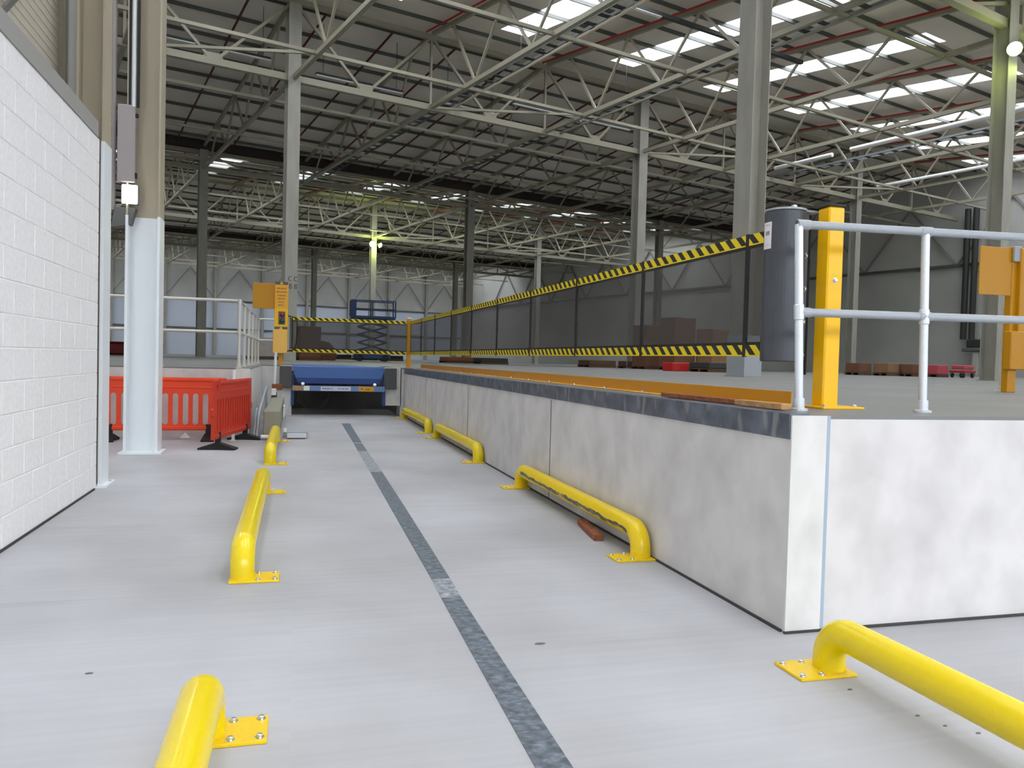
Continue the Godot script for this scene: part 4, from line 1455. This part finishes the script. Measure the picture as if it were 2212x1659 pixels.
	obj("clip", st, M.black, t)
	t = thing("emergency_lamp", "glowing white square lamp below the grey enclosure on the column", "lamp", Vector3(-2.19, 3.37, -11.6))
	st = mb()
	cbx(st, Vector3(0, 0.125, -0.05), Vector3(0.21, 0.27, 0.06), 0.012)
	obj("backing", st, M.dark_grey, t)
	st = mb()
	cbx(st, Vector3(0, 0.125, -0.008), Vector3(0.19, 0.25, 0.03), 0.008)
	obj("lamp_face", st, M.light_white, t)
	var al := AreaLight3D.new()
	al.name = "lamp_light"
	al.area_size = Vector2(0.18, 0.24)
	al.light_energy = 0.05
	al.light_color = Color(1, 1, 1)
	al.shadow_enabled = true
	al.position = Vector3(0, 0.125, 0.03)
	al.rotation.y = PI
	t.add_child(al)
	t = thing("hood", "dark grey sloping hood under the glowing lamp on the column", "hood", Vector3(-2.3, 3.05, -11.75))
	st = mb()
	prism_xy(st, [Vector2(-0.12, 0.0), Vector2(0.12, 0.05), Vector2(0.18, 0.27), Vector2(-0.08, 0.27)], -0.12, 0.12)
	obj("shell", st, M.dark_grey, t)
	for q in [[-2.205, 0.014, M.black, "black conduit above the grey enclosure, outer of two"], [-2.10, 0.018, M.black, "black conduit above the grey enclosure, against the column"], [-2.155, 0.03, M.galv, "shiny steel conduit between two black ones above the grey enclosure"]]:
		long_thing("conduit", q[3], "conduit", Vector3(q[0], 4.66, -11.62), Vector3(q[0], 9.5, -11.62), q[1], q[2])
	long_thing("conduit", "pale vertical conduit just outside the grey enclosure on the column", "conduit", Vector3(-2.43, 3.3, -11.8), Vector3(-2.43, 9.6, -11.8), 0.03, M.box_grey)

func prism_xy(st: SurfaceTool, poly: Array, z0: float, z1: float) -> void:
	var c := Vector2.ZERO
	for p in poly: c += p / poly.size()
	for k in poly.size():
		var a: Vector2 = poly[k]
		var b: Vector2 = poly[(k + 1) % poly.size()]
		var n := Vector2((b - a).y, -(b - a).x).normalized()
		if n.dot((a + b) * 0.5 - c) < 0.0: n = -n
		quad(st, Vector3(a.x, a.y, z0), Vector3(b.x, b.y, z0), Vector3(b.x, b.y, z1), Vector3(a.x, a.y, z1), Vector3(n.x, n.y, 0))
		tri(st, Vector3(a.x, a.y, z1), Vector3(b.x, b.y, z1), Vector3(c.x, c.y, z1), Vector3.BACK)
		tri(st, Vector3(a.x, a.y, z0), Vector3(b.x, b.y, z0), Vector3(c.x, c.y, z0), Vector3.FORWARD)

# ---------------------------------------------------------------- goods and plant standing on the dock
func crate(called: String, label: String, category: String, at: Vector3, s: Vector3, m: Material, turn := 0.0, group := "", on_pallet := true) -> Node3D:
	var t := thing(called, label, category, at, turn, group)
	var y := 0.0
	if on_pallet:
		for i in 3: bar_node("pallet_bearer", Vector3(-s.x * 0.5, 0.05, (i - 1) * s.z * 0.45), Vector3(s.x * 0.5, 0.05, (i - 1) * s.z * 0.45), 0.09, 0.1, M.pallet, t)
		var st := mb()
		bx(st, Vector3(0, 0.12, 0), Vector3(s.x, 0.035, s.z))
		obj("pallet_deck", st, M.pallet, t)
		y = 0.14
	var st2 := mb()
	cbx(st2, Vector3(0, y + (s.y - y) * 0.5, 0), Vector3(s.x * 0.97, s.y - y, s.z * 0.97), 0.02)
	obj("load", st2, m, t)
	return t

func build_back_things() -> void:
	var t16 := deg_to_rad(16.508)
	# by the long wall on the far side
	var x := 0
	for q in [[1855.0, 0.55, M.card, "brown board stack, first of the row beyond the amber post"], [1915.0, 0.58, M.card_pale, "brown board stack, second of the row by the grey wall"], [1968.0, 0.56, M.card, "brown board stack, beside the pink and red stack"]]:
		var d := dir_at(q[0], 36.0)
		crate("board_stack", q[3], "stack", Vector3(d.x, HD, d.z), Vector3(0.9, q[1], 0.75), q[2], t16)
	var d2 := dir_at(2020.0, 36.0)
	var t := crate("wrapped_stack", "pink shrink-wrapped stack beside the red trolley by the grey wall", "stack", Vector3(d2.x, HD, d2.z), Vector3(0.85, 0.55, 0.8), M.pink, t16)
	d2 = dir_at(2080.0, 36.0)
	t = thing("red_trolley", "low red trolley at the end of the stacks by the grey wall", "trolley", Vector3(d2.x, HD, d2.z), t16)
	var st := mb()
	cbx(st, Vector3(0, 0.28, 0), Vector3(0.95, 0.1, 0.7), 0.02)
	obj("deck", st, M.red, t)
	st = mb()
	cbx(st, Vector3(0, 0.48, 0), Vector3(0.85, 0.18, 0.6), 0.03)
	obj("load", st, M.pink, t)
	for sx in [-0.38, 0.38]:
		for sz in [-0.25, 0.25]:
			st = mb()
			lathe(st, Vector3(sx, 0.11, sz - 0.03), Vector3.BACK, [[0.0, 0.0], [0.0, 0.11], [0.06, 0.11], [0.06, 0.0]], 16)
			obj("wheel", st, M.black, t)
	d2 = dir_at(2152.0, 34.0)
	crate("wrapped_stack", "dark pink bundle half hidden behind the orange control post", "stack", Vector3(d2.x, HD, d2.z), Vector3(0.7, 0.7, 0.6), M.pink, t16)
	# seen through the net
	var goods := [[1462.0, 38.0, 1.4, 2.5, M.card, "tall brown stack seen through the net, left of the big steel column"], [1540.0, 38.0, 1.3, 2.0, M.card_pale, "brown stack seen through the net right beside the big steel column"], [1400.0, 40.0, 1.3, 2.2, M.card, "shadowy brown stack seen through the middle of the net"]]
	for q in goods:
		var d := dir_at(q[0], q[1])
		crate("board_stack", q[5], "stack", Vector3(d.x, HD, d.z), Vector3(q[2], q[3], 1.1), q[4], t16)
	var d := dir_at(1460.0, 31.0)
	crate("red_crate", "red plastic crate on the dock floor showing below the net", "crate", Vector3(d.x, HD, d.z), Vector3(0.9, 0.34, 0.6), M.red, t16, "", false)
	var lows := [[1290.0, 44.0, 1.9], [1375.0, 42.0, 1.7], [1532.0, 31.0, 1.1], [1000.0, 52.0, 3.0], [1060.0, 50.0, 2.0], [720.0, 60.0, 2.6], [788.0, 58.0, 1.6], [845.0, 58.0, 1.5]]
	var lowl := ["flat pallet of boards below the net, under its middle", "flat pallet of boards beside the red crate below the net", "dark flat pallet between the red crate and the big steel column", "reddish flat pallet below the net just past the far amber post", "flat pallet in shadow below the far stretch of the net", "dark flat pallet behind the leveller, below the short net", "bluish flat pallet below the short net, under the scissor lift", "dark flat pallet below the short net beside the far amber post"]
	for i in lows.size():
		d = dir_at(lows[i][0], lows[i][1])
		crate("flat_pallet", lowl[i], "pallet", Vector3(d.x, HD, d.z), Vector3(lows[i][2], 0.38, 1.1), [M.pallet, M.pallet, M.tray_dark, M.wood_red, M.tray_dark, M.black, M.tray_dark, M.black][i], t16)
	# beyond the leveller and on the other dock
	d = dir_at(570.0, 38.0)
	crate("wrapped_stack", "mottled shrink-wrapped stack beyond the white railing loop", "stack", Vector3(d.x, HD, d.z), Vector3(1.5, 1.05, 1.1), M.wrap, 0.2)
	d = dir_at(664.0, 40.0)
	crate("board_stack", "grey-brown stack behind the short net beside the C8 column", "stack", Vector3(d.x, HD, d.z), Vector3(1.1, 1.7, 1.1), M.card, 0.25)
	d = dir_at(695.0, 44.0)
	t = thing("rubble_sack", "sagging brown sack heap behind the short net", "sack", Vector3(d.x, HD, d.z))
	st = mb()
	lathe(st, Vector3.ZERO, Vector3.UP, [[0.0, 0.0], [0.0, 0.75], [0.3, 0.85], [0.7, 0.7], [1.0, 0.4], [1.1, 0.0]], 14)
	obj("sack", st, M.card, t)
	d = dir_at(256.0, 40.0)
	t = thing("red_skip", "low dark red bin behind the railing, left of the white-cased column", "bin", Vector3(d.x, HD, d.z))
	st = mb()
	cbx(st, Vector3(0, 0.32, 0), Vector3(1.25, 0.62, 0.8), 0.1)
	obj("body", st, M.red_deep, t)
	st = mb()
	cbx(st, Vector3(0, 0.66, 0), Vector3(1.3, 0.07, 0.85), 0.03)
	obj("rim", st, M.red_deep, t)
	# two dark pipes and their sump box on the long grey wall
	for q in [[2078.0, "dark vertical pipe on the grey wall, first of a pair"], [2096.0, "dark vertical pipe on the grey wall, beside its twin"]]:
		var dd := wall_at(q[0])
		long_thing("drain_pipe", q[1], "pipe", Vector3(dd.x, HD + 2.6, dd.z), Vector3(dd.x, 13.0, dd.z), 0.2, M.tray_dark)
	var dw := wall_at(2108.0)
	t = thing("sump_box", "dark grey box on the wall where two dark pipes end", "box", Vector3(dw.x, HD, dw.z), t16)
	st = mb()
	cbx(st, Vector3(0, 2.3, 0), Vector3(0.5, 0.56, 1.2), 0.05)
	obj("box", st, M.tray_dark, t)
	st = mb()
	cbx(st, Vector3(0, 1.85, 0), Vector3(0.6, 0.25, 1.8), 0.05)
	obj("shelf", st, M.dark_grey, t)
	st = mb()
	cbx(st, Vector3(0, 0.85, 0), Vector3(0.3, 1.7, 0.4), 0.05)
	obj("stand", st, M.wall, t)
	# scissor lift
	d = dir_at(803.0, 45.0)
	t = thing("scissor_lift", "blue scissor lift raised behind the short net barrier", "lift", Vector3(d.x, HD, d.z))
	st = mb()
	cbx(st, Vector3(0, 0.35, 0), Vector3(2.0, 0.5, 1.1), 0.06)
	obj("chassis", st, M.lift_blue, t)
	for sx in [-0.7, 0.7]:
		for sz in [-0.5, 0.5]:
			st = mb()
			lathe(st, Vector3(sx, 0.2, sz - 0.06), Vector3.BACK, [[0.0, 0.0], [0.0, 0.2], [0.12, 0.2], [0.12, 0.0]], 16)
			obj("wheel", st, M.black, t)
	for i in 4:
		var y0 := 0.62 + i * 0.45
		for s in [-1.0, 1.0]:
			for sz in [-0.4, 0.4]:
				bar_node("scissor_arm", Vector3(-0.8 * s, y0, sz), Vector3(0.8 * s, y0 + 0.45, sz + 0.02 * s), 0.06, 0.1, M.lift_blue, t)
	st = mb()
	cbx(st, Vector3(0, 2.48, 0), Vector3(2.5, 0.16, 1.15), 0.02)
	obj("platform", st, M.lift_blue, t)
	for sz in [-0.55, 0.55]:
		for y in [2.95, 3.42]:
			bar_node("guard_rail", Vector3(-1.23, y, sz), Vector3(1.23, y, sz), 0.05, 0.06, M.lift_blue, t)
		for sx in [-1.23, -0.05, 1.23]:
			bar_node("guard_post", Vector3(sx, 2.5, sz), Vector3(sx, 3.44, sz), 0.06, 0.06, M.lift_blue, t)
	st = mb()
	cbx(st, Vector3(-1.1, 2.98, 0.35), Vector3(0.3, 0.95, 0.4), 0.03)
	obj("control_box", st, M.lift_blue, t)

func dir_at(u: float, depth: float) -> Vector3:
	# where a thing stands that is depth metres off along the lens axis, u pixels across at the horizon
	var cam: Camera3D = get_node("camera")
	var r := (u - 1106.0) / 1700.0
	var p := cam.transform.basis * Vector3(r * depth, 0.03 * depth, -depth)
	return Vector3(p.x, 0, p.z)

func wall_at(u: float) -> Vector3:
	var p := dir_at(u, 10.0)
	var s := 56.9 / p.dot(G1)
	return p * s
